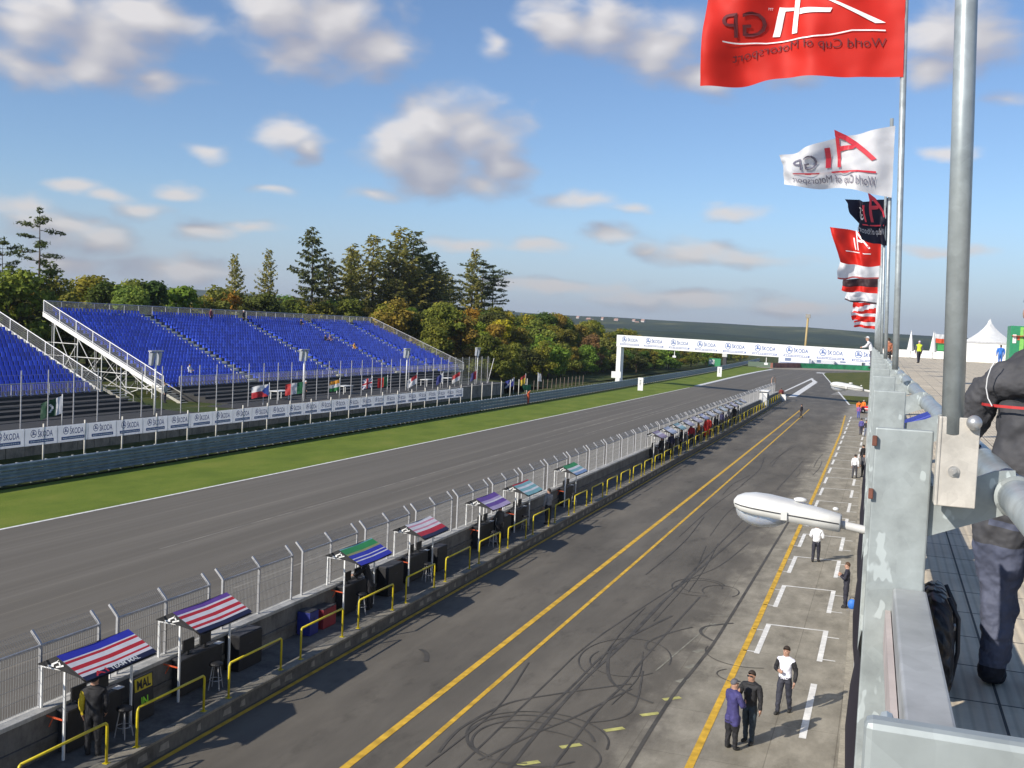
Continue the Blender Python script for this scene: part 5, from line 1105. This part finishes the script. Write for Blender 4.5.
flag('racing_flag', 'red flag with white A1 sign below the dark flag', 'flag', (-.40, 38.4, 12.68), (-.44, 38.4, 13.8), (-1.65, 37.7, 12.75), (-2.1, 37.7, 13.95), lambda u, v: 0, [cloth(RED)], .2, 1.4, .2, (.2, 1, 0), 30, 18, GRP, -.1, lambda b, P: (logo(b, P, .22, .44, .6, 0, 1, .02, False), [paint((.85, .85, .86), .6), paint((.85, .85, .86), .6)])[1])
for k, (y, z0, z1, w, c, ms, lab) in enumerate([(47, 12.72, 13.5, 1.6, lambda u, v: 1 if v < .08 else 0, [WF, (.5, .1, .1)], 'white flag directly below the red one with the white sign'), (55.8, 12.5, 13.25, 1.7, lambda u, v: 0 if v > .42 else 1, [(.06, .03, .035), RED], 'flag dark above and red below, in the far row'), (64.4, 12.25, 12.9, 1.8, lambda u, v: 1 if v < .14 else 0, [WF, (.08, .05, .06)], 'white flag with a thin dark lower edge in the far row'), (73, 11.95, 12.7, 1.5, lambda u, v: 0 if abs(v - .5 + .4 * (u - .5)) < .2 else 1, [WF, RED], 'red flag with a white band, third from the far end of the flag row'), (81.7, 11.6, 12.3, 1.7, lambda u, v: 0 if v > .5 else 1, [WF, RED], 'small white and red flag, second from the far end of the flag row'), (90.4, 11.15, 11.9, 1.6, lambda u, v: 0 if .35 < v < .75 else 1, [WF, RED], 'smallest white and red flag at the far end of the flag row')]):
    xh = bx(.25, y) - .035 * (z0 - 9.7)
    flag('racing_flag', lab, 'flag', (xh, y, z0), (xh - .02, y, z1), (xh - w, y - .5, z0 - .05 + .1 * (k % 3)), (xh - w, y - .5, z1 - .1 * (k % 2)), c, [cloth(q) for q in ms], .24, 1.7, .17 * k, (.2, 1, 0), 22, 12, GRP)

# street lamps fixed to the facade
def street_lamp(y, z, label):
    X = bx(.07, y); z -= .05
    o = empty('street_lamp', (X, y, z), label, 'lamp', 'arm lamps on the pit building')
    b = MB(); b.tube([(X + .14, y, z - .02), (X - .05, y, z - .005), (X - .2, y, z + .015), (X - .34, y, z + .035)], .028, 12); b.build('arm', paint((.62, .62, .6), .4), o, True)
    b = MB(); PR = [(0, .07, .06, .05), (.012, .082, .07, .055), (.2, .105, .09, .05), (.4, .128, .112, .045), (.58, .142, .12, .04), (.70, .142, .112, .04), (.79, .122, .088, .035), (.845, .082, .055, .025), (.865, .03, .02, .01)]; n_ = 16
    for s, w, hh, dn in PR:
        xx = X - .19 - s * .82; zz = z + .03 + s * .085
        for k in range(n_):
            a = 2 * math.pi * k / n_; ca, sa = math.cos(a), math.sin(a)
            b.v.append((xx, y + w * 1.1 * math.copysign(abs(ca) ** .62, ca), zz + (hh * .72 * max(sa, 0) ** .62 if sa > 0 else -dn * min(1, -sa * 5))))
    for q in range(len(PR) - 1):
        for k in range(n_): a = q * n_ + k; e = q * n_ + (k + 1) % n_; b.f.append((a, e, e + n_, a + n_)); b.m.append(0)
    b.f.append(tuple(range(n_))[::-1]); b.m.append(1)
    hd = b.build('housing', [paint((.70, .70, .67), .4, 0, .08, 7), M_DARK], o, True)
    b = MB()      # dark joint line right round the housing
    for sg in (-1, 1):
        for (s0, w0, *_), (s1, w1, *_) in zip(PR[1:-2], PR[2:-1]):
            f = lambda s, w, dz: (X - .19 - s * .82, y + sg * (w * 1.1 + .003), z + .03 + s * .085 + dz)
            b.poly([f(s0, w0, -.004), f(s1, w1, -.004), f(s1, w1, .004), f(s0, w0, .004)])
    b.build('seam', M_DARK, hd)
    b = MB(); b.box(X - .57, X - .53, y - .155, y - .146, z + .03, z + .085); b.build('latch', ST, hd)
    b = MB(); b.ball((X - .70, y, z + .05), .15, 18, 0, (1.25, .8, .72))
    gm, gn_, gl, gb = nt('lamp_bowl'); gb.inputs['Base Color'].default_value = (.75, .78, .82, 1); gb.inputs['Roughness'].default_value = .12; gb.inputs['Transmission Weight'].default_value = .55
    b.build('bowl', gm, hd, True)
    b = MB(); b.ball((X - .46, y, z + .155), .035, 10, 0, (1.3, 1, .45)); b.ball((X - .23, y, z + .115), .02, 8, 0, (1, 1, .6)); b.build('hinge', M_WHITE, hd, True)
    return o
street_lamp(7.3, 8.82, 'white streetlamp head on a short arm, large in front of the pit lane'); street_lamp(25, 8.97, 'second white streetlamp head further along the pit building')

# the man at the rail, his bag
m_ = person('man in dark grey jacket with red stripe, cut off by the right edge', (.588, 4.72, 8.6), R(-14), dict(top=(.05, .05, .056), sleeve=(.05, .05, .056), coat=(.05, .05, .056), legs=(.075, .085, .13), shoe=(.012, .012, .02)), armL=((-.10, .05, -.26), (-.02, .28, -.38)), armR=((.1, .12, -.25), (.02, .34, -.34)), h=1.66, bulk=1.2, drop=.10, longcoat=True, hat=(.015, .015, .06), lean=.04, fingers=True)
sm_ = m_.modifiers.new('sub', 'SUBSURF'); sm_.levels = 1; sm_.render_levels = 2
dm = bpy.data.textures.new('folds', 'CLOUDS'); dm.noise_scale = .09; dm.noise_depth = 3
dd = m_.modifiers.new('folds', 'DISPLACE'); dd.texture = dm; dd.strength = .04; dd.mid_level = .5
b = MB(); N = 26
for rr_, mi, z0, z1 in ((.212, 0, 1.165, 1.176),):
    for k in range(N):
        a0, a1 = 2 * math.pi * k / N, 2 * math.pi * (k + 1) / N
        f = lambda a: (rr_ * 1.02 * math.cos(a), rr_ * .80 * math.sin(a) + .015)
        b.poly([(*f(a0), z0), (*f(a1), z0), (*f(a1), z1), (*f(a0), z1)], mi)
b.build('jacket_stripe', paint((.45, .03, .03), .6), m_)
b = MB(); b.tube([(-.15, -.105, 1.36), (-.168, -.118, 1.32), (-.177, -.125, 1.28), (-.178, -.13, 1.24), (-.168, -.135, 1.20), (-.15, -.14, 1.17)], .0025, 6); b.build('piping', paint((.6, .6, .6), .6), m_)
o = empty('bag', (.27, 4.62, 8.6), 'black quilted bag with straps leaning inside the parapet', 'bag')
b = MB(); N = 18; M_ = 12
for q in range(M_ + 1):
    th = math.pi * q / M_
    for k in range(N):
        a = 2 * math.pi * k / N; ca, sa = math.cos(a), math.sin(a); st, ct = math.sin(th) ** .6, math.cos(th)
        cth = math.copysign(abs(ct) ** .7, ct); r = 1 + .06 * noise.noise((ca * 3, sa * 3, ct * 3)) 
        b.v.append((.262 + .062 * r * st * ca + .05 * (-ct) * .4, 4.62 + .30 * r * st * math.copysign(abs(sa) ** .7, sa), 8.81 + .205 * r * cth))
for q in range(M_):
    for k in range(N): a = q * N + k; e = q * N + (k + 1) % N; b.f.append((a, a + N, e + N, e)); b.m.append(0)
qm, qn, ql, qb = nt('quilted_nylon'); qb.inputs['Base Color'].default_value = (.014, .013, .016, 1); qb.inputs['Roughness'].default_value = .45
w1 = qn.new('ShaderNodeTexWave'); w1.bands_direction = 'DIAGONAL'; w1.inputs['Scale'].default_value = 5; ql.new(mapping(qn, ql, (1, 1, 1)).outputs[0], w1.inputs['Vector'])
w2 = qn.new('ShaderNodeTexWave'); w2.bands_direction = 'DIAGONAL'; w2.inputs['Scale'].default_value = 5; ql.new(mapping(qn, ql, (1, -1, 1)).outputs[0], w2.inputs['Vector'])
mm = qn.new('ShaderNodeMath'); mm.operation = 'MULTIPLY'; ql.new(w1.outputs[0], mm.inputs[0]); ql.new(w2.outputs[0], mm.inputs[1]); bump_n(qn, ql, mm.outputs[0], qb, 1, .03)
b.build('body', qm, o, True)
for yy in (4.5, 4.74):
    b = MB(); b.tube([(.29, yy, 9.0), (.33, yy, 8.92), (.337, yy + .02, 8.78), (.32, yy + .03, 8.66)], .009, 8); b.build('strap', paint((.03, .03, .035), .5), o, True)
b = MB(); b.box(.322, .332, 4.58, 4.62, 8.85, 8.87); b.build('buckle', paint((.5, .5, .5), .3, .8), o)
b = MB(); b.hexa([(bx(.25, 8), 7.9, 9.40), (bx(.44, 8), 7.9, 9.43), (bx(.44, 8), 8.3, 9.43), (bx(.25, 8), 8.3, 9.40), (bx(.25, 8), 7.9, 9.44), (bx(.44, 8), 7.9, 9.53), (bx(.44, 8), 8.3, 9.53), (bx(.25, 8), 8.3, 9.44)]); tag(b.build('folded_cloth', paint((.02, .04, .30), .6), None, bevel=.008, origin=(bx(.3, 8), 8, 9.4)), 'small blue folded cloth lying by the rail behind the flagpole foot', 'cloth')

# far end of the terrace
person('person in yellow safety vest walking on the terrace between the white parasols', (2.35, 89.5, 8.6), R(20), dict(top=(.62, .75, .05), sleeve=(.1, .1, .12), legs=(.025, .025, .035)), step=.3, hat=(.55, .5, .6), bulk=1.1)
person('person in white shirt leaning on the terrace rail past the flagpoles', (-.80, 62, 8.6), R(85), dict(top=(.7, .7, .72), legs=(.1, .1, .12)), lean=.25, armL=((-.05, .15, -.2), (.0, .4, -.25)), armR=((.05, .15, -.2), (.0, .4, -.25)), hat=(.7, .7, .7), face=False)
person('person in brown and orange top behind the flagpoles on the terrace', (.05, 70, 8.6), R(0), dict(top=(.35, .12, .06), legs=BLK), face=False)
person('person in bright blue clothes beside the white tent on the terrace', (9.6, 104, 8.6), R(10), dict(top=(.03, .16, .55), legs=(.03, .12, .4)), bulk=1.4, face=False)
def parasol(x, y, label):
    o = empty('parasol', (x, y, 8.6), label, 'parasol', 'closed white parasols on the terrace', world=False)
    b = MB(); n_ = 16; PR = [(.28, .75), (.30, .85), (.24, 1.2), (.19, 1.7), (.12, 2.2), (.05, 2.7), (.012, 2.95)]
    for r, z in PR:
        for k in range(n_): a = 2 * math.pi * k / n_; q = r * (1 + (.28 if k % 2 else -.18)); b.v.append((q * math.cos(a), q * math.sin(a), z))
    for q in range(len(PR) - 1):
        for k in range(n_): a = q * n_ + k; e = q * n_ + (k + 1) % n_; b.f.append((a, e, e + n_, a + n_)); b.m.append(0)
    b.build('cover', M_WHITE, o, True); b = MB(); b.tube([(0, 0, 0), (0, 0, 2.9)], .035, 8); b.build('pole', M_FENCE, o); b = MB(); b.lathe([(0, 0), (.35, 0), (.35, .06), (.05, .1)], 14); b.build('base', M_CONC, o)
parasol(2.25, 118, 'closed white parasol left of the person in the yellow vest'); parasol(4.45, 118, 'closed white parasol right of the yellow vest, next to a red and white flag')
b = MB(); skbox(b, .6, 9.3, 126, 126.25, 8.6, 9.45); rr = random.Random(6)
tag(b.build('barrier_wall', M_WHITE, None, bevel=.02, origin=(4, 126, 8.6)), 'low white barrier across the far end of the terrace', 'barrier')
marquee(9.45, 116, 8.6, 4.3, 4.3, 4.3, 'white pointed tent on the terrace, front of the two', 1); marquee(10.05, 122, 8.6, 4.3, 4.3, 4.55, 'white pointed tent just behind the front tent, only its peak showing', 1)
o = empty('stall', (11.9, 108, 8.6), 'green stall with white and red signs beside the tent at the right edge', 'stall')
b = MB(); b.box(10.6, 13.6, 107, 110, 8.6, 12.2); b.build('body', paint((.02, .22, .10), .5), o, bevel=.03); b = MB(); b.box(10.8, 11.1, 106.94, 106.99, 10.6, 11.4); b.box(11.7, 12.3, 106.94, 106.99, 11.4, 12.1); b.build('sign', M_WHITE, o); b = MB(); b.box(11.2, 12.3, 106.94, 106.985, 10.9, 11.2); b.box(10.7, 13.5, 106.6, 107, 11.25, 11.3); b.build('trim', paint((.6, .08, .03), .5), o); b = MB(); b.box(11.4, 11.75, 106.93, 106.99, 9.6, 12.1); b.build('panel', paint((.2, .5, .1), .5), o)
o = empty('stall', (5.6, 134, 8.6), 'dark green stall behind the right closed parasol', 'stall')
b = MB(); b.box(4.7, 6.9, 133, 135, 8.6, 10.6); b.build('body', paint((.015, .10, .03), .6), o, bevel=.03); b = MB(); b.box(5.5, 6.4, 132.94, 132.98, 9.5, 10.2); b.build('panel', paint((.04, .3, .08), .5), o)
pole(5.0, 128, 8.6, 11.5, .04, 'thin pole of the white over red flag on the terrace', mat=ST)
flag('national_flag', 'white over red flag between the closed parasol and the thick flagpole', 'flag', (5.0, 128, 10.4), (5.0, 128, 11.4), (6.2, 127.8, 10.3), (6.2, 127.8, 11.3), lambda u, v: 0 if v > .5 else 1, [cloth(W1), cloth((.75, .1, .03))], .12, 1.2, .2, (0, 1, 0), 14, 10)
# red buggy on the apron
o = empty('buggy', (-2.3, 158, 0), 'small red buggy with a dark frame on the pit apron beside the orange marshals', 'buggy')
b = MB(); b.hexa([(-3.3, 157.3, .45), (-1.1, 157.3, .45), (-1.1, 158.7, .45), (-3.3, 158.7, .45), (-3.2, 157.35, .9), (-1.15, 157.35, 1.15), (-1.15, 158.65, 1.15), (-3.2, 158.65, .9)]); b.build('body', paint((.62, .02, .03), .35), o, bevel=.1)
b = MB(); b.box(-3.0, -1.3, 157.28, 157.297, .62, .74); b.build('stripe', M_WHITE, o)
for xx in (-2.8, -1.6):
    for yy in (157.2, 158.6): b = MB(); b.tube([(xx, yy, .36), (xx, yy + .24, .36)], .36, 14); w_ = b.build('wheel', M_BLACK, o, True); b = MB(); b.tube([(xx, yy - .01, .36), (xx, yy + .25, .36)], .17, 10); b.build('rim', ST, w_)
b = MB()
for yy in (157.5, 158.5): b.tube([(-2.4, yy, 1.0), (-2.3, yy, 1.85), (-1.4, yy, 1.85), (-1.3, yy, 1.1)], .035, 6)
b.tube([(-2.3, 157.5, 1.85), (-2.3, 158.5, 1.85)], .035, 6); b.build('roll_frame', M_BLACK, o); b = MB(); b.box(-2.0, -1.5, 157.6, 158.4, 1.05, 1.2); b.box(-1.55, -1.42, 157.6, 158.4, 1.2, 1.6); b.build('seat', M_BLACK, o, bevel=.04)
# ------------------------------------------------------------------ trees
def leaves(b, c, R_, n_, size, rng, flat=1.):
    for _ in range(n_):
        while True:
            d = Vector((rng.uniform(-1, 1), rng.uniform(-1, 1), rng.uniform(-1, 1)))
            if .15 < d.length < 1: break
        d *= (.55 + .45 * rng.random()) / max(d.length, .3) * d.length ** .3 * (1.38 if rng.random() < .16 else 1)
        p = Vector(c) + Vector((d.x * R_[0], d.y * R_[1], d.z * R_[2]))
        nr = (d + Vector((rng.gauss(0, .5), rng.gauss(0, .5), rng.gauss(.35, .5)))).normalized(); t = nr.orthogonal().normalized(); t.rotate(Matrix.Rotation(rng.uniform(0, 6.28), 3, nr)); u = nr.cross(t)
        s = size * rng.uniform(.6, 1.4); e = s * rng.uniform(.5, .9) * flat
        b.poly([p - t * s * .5, p + u * e * .5 - nr * s * .1, p + t * s * .5, p - u * e * .5 - nr * s * .1])
def tree_base(name, label, cat, group=None): 
    return empty(name, (0, 0, 0), label, cat, group, world=False)
def broadleaf(seed, h=12., w=4.6, size=.5, n_=5200):
    rng = random.Random(seed); o = tree_base('broadleaf_tree', '', 'tree'); b = MB()
    b.tube([(0, 0, -.3), (rng.uniform(-.2, .2), 0, h * .25), (rng.uniform(-.3, .3), rng.uniform(-.3, .3), h * .6), (0, 0, h * .85)], .16, 7)
    lobes = []
    for k in range(26):
        z = rng.uniform(.22, .93); prof = math.sin(math.pi * min(1, (z - .12) / .88) ** .75) ** .7
        a = rng.uniform(0, 6.28); r = w * prof * rng.uniform(.25, .82); c = Vector((r * math.cos(a), r * math.sin(a), h * z)); lobes.append((c, rng.uniform(.8, 1.6)))
        if k % 2 == 0: b.tube([(0, 0, h * z * .6), tuple(c * .55 + Vector((0, 0, h * z * .3))), tuple(c)], .05, 5)
    b.build('trunk', M_BARK, o, True); b = MB()
    for c, r in lobes: leaves(b, c, (r * 1.15, r * 1.15, r * .85), n_ // 26, size, rng)
    b.build('crown', M_LEAF, o); return o
def conifer(seed, h=20., w=5., bare=.2, nb=120, size=.42, dens=20, style='spruce'):
    rng = random.Random(seed); o = tree_base('conifer_tree', '', 'tree'); b = MB()
    bend = lambda z: .16 * math.sin(z / h * 5 + seed)
    for k in range(9):
        t = k / 8; r = .24 * (1 - t) + .02
        b.v += [(r * math.cos(2 * math.pi * q / 7) + bend(h * t), r * math.sin(2 * math.pi * q / 7), h * t - .3) for q in range(7)]
    for k in range(8):
        for q in range(7): a = k * 7 + q; e = k * 7 + (q + 1) % 7; b.f.append((a, e, e + 7, a + 7)); b.m.append(0)
    lf = MB(); side_w = rng.uniform(0, 6.28)
    if style == 'pine':
        for i in range(nb):
            t = (i / nb) ** .9; z = h * (bare + (1 - bare) * t) * rng.uniform(.97, 1.01)
            L = w * (.3 + .75 * math.sin(math.pi * min(1, t * .85 + .12))) * rng.uniform(.35, 1.1) * (1.0 if t < .9 else .5)
            a = 2.4 * i + rng.uniform(-.6, .6); d = Vector((math.cos(a), math.sin(a), 0)); base = Vector((bend(z), 0, z)); up = rng.uniform(-.05, .35)
            P_ = [base + d * L * s + Vector((0, 0, L * (up * s * s - .12 * s))) for s in (0, .4, .75, 1)]
            b.tube(P_, .04, 4)
            for s in (.45, .72, .95):
                c = base + d * L * s + Vector((0, 0, L * (up * s * s - .12 * s) + .12)); q = rng.uniform(.5, .95); leaves(lf, c, (q, q, q * .42), int(dens * 2.4), size, rng, .5)
        leaves(lf, (bend(h), 0, h), (.5, .5, .5), 50, size, rng, .5)
    else:
        for i in range(nb):
            t = i / nb; t = t ** .85; z = h * (bare + (1 - bare) * t) + rng.uniform(-.25, .25)
            prof = (1 - t) ** .8 * (.62 + .38 * min(1, t * 4)) + .03
            a = 2.4 * i + rng.uniform(-.5, .5); L = w * prof * (rng.uniform(.45, 1.12) if style == 'spruce' else rng.uniform(.3, 1.15)) * (1 + .18 * math.cos(a - side_w)) + .12
            d = Vector((math.cos(a), math.sin(a), 0)); base = Vector((bend(z), 0, z))
            el0 = (-.22 if style == 'spruce' else .02) + .65 * t * t + rng.uniform(-.12, .12)
            f = lambda s: base + d * L * s + Vector((0, 0, L * (el0 * s - .30 * s * (1 - s) * (1.4 - t) + .10 * s * s)))
            b.tube([f(0), f(.33), f(.66), f(1)], .035 * (1.1 - t), 4)
            for _ in range(max(5, int(L * dens))):
                s = rng.uniform(.10, 1.03); p = f(s); side = Vector((-d.y, d.x, 0)) * rng.choice((-1, 1))
                ln_ = size * rng.uniform(.7, 1.8) * (1.25 - s * .55)
                v = (side * rng.uniform(.1, 1) + d * rng.uniform(.1, .7) + Vector((0, 0, rng.uniform(-1.1, .12)))).normalized() * ln_; wv = v.cross(Vector((rng.gauss(0, 1), rng.gauss(0, 1), rng.gauss(0, 1)))).normalized() * size * .26
                lf.poly([p - wv * .6, p + v * .5 - wv, p + v, p + v * .5 + wv])
    b.build('trunk', M_BARK, o, True); lf.build('crown', M_LEAF, o); return o
BL = [broadleaf(s, 12, w_) for s, w_ in ((1, 4.4), (2, 5.2), (3, 3.8), (4, 4.8))]
BUSH = [broadleaf(s, 7, 3.6, .42, 3600) for s in (11, 12)]
SPR = [conifer(21, 20, 6.0, .10, 110, .48, 15), conifer(22, 20, 4.8, .14, 105, .48, 15)]
LAR = [conifer(31, 20, 5.2, .16, 120, .46, 14, 'larch'), conifer(32, 20, 4.6, .2, 105, .46, 14, 'larch')]
PIN = [conifer(41, 20, 3.6, .55, 24, .42, 17, 'pine'), conifer(42, 20, 3.2, .36, 20, .42, 14, 'pine')]
used = set()
def tree(src, x, y, z, h, rz, col, label, name=None, group=None, wide=1.):
    base = 12. if src in BL else (7. if src in BUSH else 20.)
    if src.name in used: o = copy_tree(src)
    else: used.add(src.name); o = src
    s = h / base; o.location = (x, y, z); o.scale = (s * wide, s * wide, s); o.rotation_euler = (0, 0, rz); o['label'] = label
    if group: o['group'] = group
    for ch in o.children:
        if ch.name.startswith('crown'): ch.color = (*col, 1)
    return o
rng = random.Random(77)
DG, MG, OL, YE, OR, RU, WI, CD, CO, BG = (.085, .115, .028), (.16, .20, .035), (.25, .24, .04), (.48, .37, .035), (.42, .22, .035), (.30, .20, .06), (.24, .13, .07), (.10, .13, .05), (.27, .26, .075), (.20, .27, .05)
CN = {DG: 'dark green', MG: 'mid green', OL: 'olive', YE: 'yellow', OR: 'orange', RU: 'russet', WI: 'wine red', BG: 'bright green'}
def jit(c): return tuple(v * rng.uniform(.82, 1.2) for v in c)
# tall conifers behind the stand
CONS = [(PIN[1], -95, 98.4, 19.0, CD, 'tall thin pine with sparse tiers left of the grandstand', 1.15), (SPR[0], -92, 97, 13., (.12,.16,.045), 'bushy narrow conifer beside the thin pine on the left', 1.5), (PIN[0], -94, 92.2, 15., CD, 'pine cut off by the left edge of the picture', 1.), (SPR[1], -95, 89, 12, CD, 'dark spruce at the left edge below the pine', 1.6),
        (LAR[0], -95, 138, 17., CO, 'thin sparse larch behind the grandstand, left of the broad spruce', .9), (LAR[1], -95, 147.2, 18.6, CO, 'bare looking larch just left of the broad spruce', .85), (SPR[0], -95, 160.7, 23.5, (.115, .135, .05), 'broad spruce standing alone above the middle of the grandstand', 1.15),
        (LAR[0], -96, 177, 22., CO, 'larch at the left of the dense conifer clump', .95), (LAR[1], -95, 184, 24.5, CO, 'tall larch in the dense conifer clump behind the stand end', 1.1), (SPR[0], -94, 190, 22, (.13, .14, .05), 'dark spruce inside the conifer clump', 1.2), (LAR[0], -95, 195, 27., CO, 'tallest larch of the conifer clump, left of the twin tops', 1.1), (SPR[1], -95, 201, 27., (.115, .14, .052), 'tallest spruce of the conifer clump, right of the twin tops', 1.25), (SPR[0], -93, 207, 23, CD, 'dark spruce at the right of the conifer clump', 1.2), (LAR[1], -94, 213, 20, CO, 'shorter larch on the right flank of the clump', 1.1), (PIN[1], -95, 219, 20., CD, 'leaning pine with dark tiers right of the clump', 1.3), (SPR[1], -90, 197, 18, (.12, .125, .045), 'dark spruce in front of the clump', 1.5), (SPR[0], -90, 184, 16, (.14, .15, .05), 'olive dark spruce low in front of the clump', 1.5),
        (LAR[0], -95, 236, 26., CO, 'slim larch in the separate group right of the clump', .75), (PIN[0], -95, 242, 23.5, CD, 'pine with rounded top in the separate group', 1.2), (PIN[1], -94, 246.5, 21.5, CD, 'pine with drooping side tiers at the right of the separate group', 1.1), (PIN[0], -93, 239, 20., CD, 'second pine of the separate group, lower on the left', 1.1)]
CONS += [(LAR[1], -98, 181, 21, CO, 'larch half hidden at the back left of the clump', 1.3), (LAR[0], -91, 192, 20, (.26, .24, .06), 'yellowish larch in front of the twin tops', 1.5), (SPR[1], -97, 209, 24, CD, 'spruce at the back right of the clump', 1.3), (LAR[1], -90, 204, 19, CO, 'low larch at the right front of the clump', 1.5), (SPR[0], -98, 172, 19, (.11, .12, .045), 'spruce at the far left of the clump', 1.1), (LAR[0], -96, 224, 19, CO, 'low larch between the clump and the separate group', 1.2)]
for k, (s, x, y, h, c, lab, wd) in enumerate(CONS): tree(s, x, y, 2.2, h, k * 1.7, c, lab, wide=wd * (1.35 if y > 165 else 1.), group='tall conifers behind the grandstand')
def put(src, x, y, z, h, c, where, grp, wide=1.): tree(src, x, y, z, h, rng.uniform(0, 6.28), jit(c), '%s %s' % (CN[c] + (' leafy tree' if src in BL else ' shrubby tree'), where), wide=wide, group=grp)
y = 70.
while y < 178:   # two ragged rows behind the stand
    put(rng.choice(BL), rng.uniform(-93, -86 - (4 if y > 140 else 0)), y, 2.2, rng.uniform(9.6, 12.), rng.choice((DG, MG, MG, OL, BG)), 'in the row directly behind the grandstand', 'leafy trees behind the grandstand', 1.1)
    put(rng.choice(BL), rng.uniform(-112, -100), y + 2, 2.2, rng.uniform(9.8, 12.3), rng.choice((DG, MG, OL, OL, BG, MG)), 'in the second row behind the grandstand', 'leafy trees behind the grandstand', 1.2)
    y += rng.uniform(4.6, 6.4)
put(BL[1], -92, 131.5, 2.2, 11.3, OR, 'behind the left part of the grandstand', 'leafy trees behind the grandstand', .9); put(BL[3], -93, 128.4, 2.2, 10.6, YE, 'left of the orange one behind the grandstand', 'leafy trees behind the grandstand', .9)
put(BL[2], -92, 111, 2.2, 11.8, BG, 'standing taller behind the left of the grandstand', 'leafy trees behind the grandstand', .9); put(BL[0], -92, 163, 2.2, 11.4, BG, 'below the broad spruce', 'leafy trees behind the grandstand', .8)
y = 163.
while y < 232:   # dark interior beyond the stand end
    for x in (-72, -80, -88):
        put(rng.choice(BL), x + rng.uniform(-2, 2), y + rng.uniform(-2, 2) + (-72 - x) * -.1, 1.4, rng.uniform(9, 12.5), rng.choice((DG, DG, OL, MG, RU)), 'beyond the right end of the grandstand', 'wood beyond the grandstand', 1.15)
    y += 8.5
y = 156.
while y < 300:   # autumn wood on the right: front, middle, back
    f = (y - 156) / 150
    put(rng.choice(BL + BUSH), -58 - rng.uniform(0, 3) - 3 * f, y, .5, rng.uniform(6, 9) * (1 - .15 * f), rng.choice((MG, MG, OL, BG, BG, OL, DG)), 'at the front edge of the autumn wood', 'autumn wood by the guard rail', 1.1)
    put(rng.choice(BL), -67 - rng.uniform(0, 4), y + 3, .8, rng.uniform(9, 11.6) * (1 - .12 * f), rng.choice((OL, YE, MG, BG, OL, MG, YE, OL, RU)), 'in the middle of the autumn wood', 'autumn wood by the guard rail', 1.15)
    put(rng.choice(BL), -79 - rng.uniform(0, 5), y + 6, 1.2, rng.uniform(11, 13.4) * (1 - .10 * f), rng.choice((OL, OL, YE, MG, OR, MG)), 'at the back of the autumn wood', 'autumn wood by the guard rail', 1.2)
    y += rng.uniform(5.5, 7.2)
put(BL[1], -62, 226, .5, 8.6, WI, 'standing out at the front of the autumn wood', 'autumn wood by the guard rail', 1.)
y = 240.
while y < 470:   # lower trees beyond the gantry
    f = (y - 240) / 230
    put(rng.choice(BUSH + BL[:2]), -57 - rng.uniform(0, 3), y, 0, rng.uniform(5.6, 7.2) * (1 - .3 * f), rng.choice((MG, OL, BG, DG, OL)), 'low beyond the gantry', 'low trees beyond the gantry', 1.3)
    put(rng.choice(BUSH + BL), -69 - rng.uniform(0, 8), y + 6, 0, rng.uniform(7, 8.6) * (1 - .35 * f), rng.choice((MG, OL, DG, DG, OL)), 'in the back row beyond the gantry', 'low trees beyond the gantry', 1.4)
    y += rng.uniform(8.5, 11)
# scrub on the weedy bank and wooden stakes by the flags
b = MB(); r3 = random.Random(12)
for k in range(420):
    y = r3.uniform(40, 185); x = railx(y) - r3.uniform(.5, 4.4 if y < 136 else 8); leaves(b, (x, y, .3 + r3.random() * .25), (.3, .35, .25), 5, .22, r3)
so = b.build('weeds', M_LEAF); so.color = (.085, .085, .03, 1); so['kind'] = 'stuff'
for k in range(13):
    y = 150 + 2.3 * k; x = railx(y) - 5.5
    b = MB(); b.tube([(0, 0, 0), (.05, 0, 1.9)], .05, 6)
    if k == 0: st = b.build('stake', paint((.2, .15, .12), .8)); q = st
    else: q = st.copy(); COL.objects.link(q)
    q.location = (x, y, .2); tag(q, 'thin dark stake of the paling at the foot of the autumn wood', 'stake', 'stakes at the foot of the wood')
# pale houses on the far ridge
HM = [paint((.62, .55, .5), .8), paint((.42, .26, .2), .8)]
for k in range(14):
    x = -752 + 15 * k + rng.uniform(-9, 9); b = MB(); w_ = rng.uniform(2.5, 5.5); hh = rng.uniform(4, 6)
    b.box(-w_, w_, -6, 6, 0, hh); b.hexa([(-w_ - .5, -6.5, hh + .01), (w_ + .5, -6.5, hh + .01), (w_ + .5, 6.5, hh + .01), (-w_ - .5, 6.5, hh + .01), (-w_, -.5, hh + 4), (w_, -.5, hh + 4), (w_, .5, hh + 4), (-w_, .5, hh + 4)], 1)
    q = b.build('distant_house', HM); q.location = (x, 2500 + rng.uniform(-50, 50), HOUSEZ + rng.uniform(-5, 5)); tag(q, 'tiny pale house of the village on the far wooded ridge', 'house', 'village houses on the far ridge')

# ------------------------------------------------------------------ haze
if HAZE:
    b = MB(); b.box(-7000, 7000, -60, 5200, -1.4 - 5, 130)
    hz = b.build('haze', []); hm = bpy.data.materials.new('haze'); hm.use_nodes = True; hn = hm.node_tree.nodes; hn.remove(hn['Principled BSDF'])
    pv = hn.new('ShaderNodeVolumePrincipled'); pv.inputs['Color'].default_value = (.75, .83, .95, 1); pv.inputs['Density'].default_value = HAZE; pv.inputs['Anisotropy'].default_value = .3
    hm.node_tree.links.new(pv.outputs[0], hn['Material Output'].inputs['Volume']); hz.data.materials.clear(); hz.data.materials.append(hm); hz['kind'] = 'stuff'
for o in bpy.data.objects:
    if '_base' in o: del o['_base']
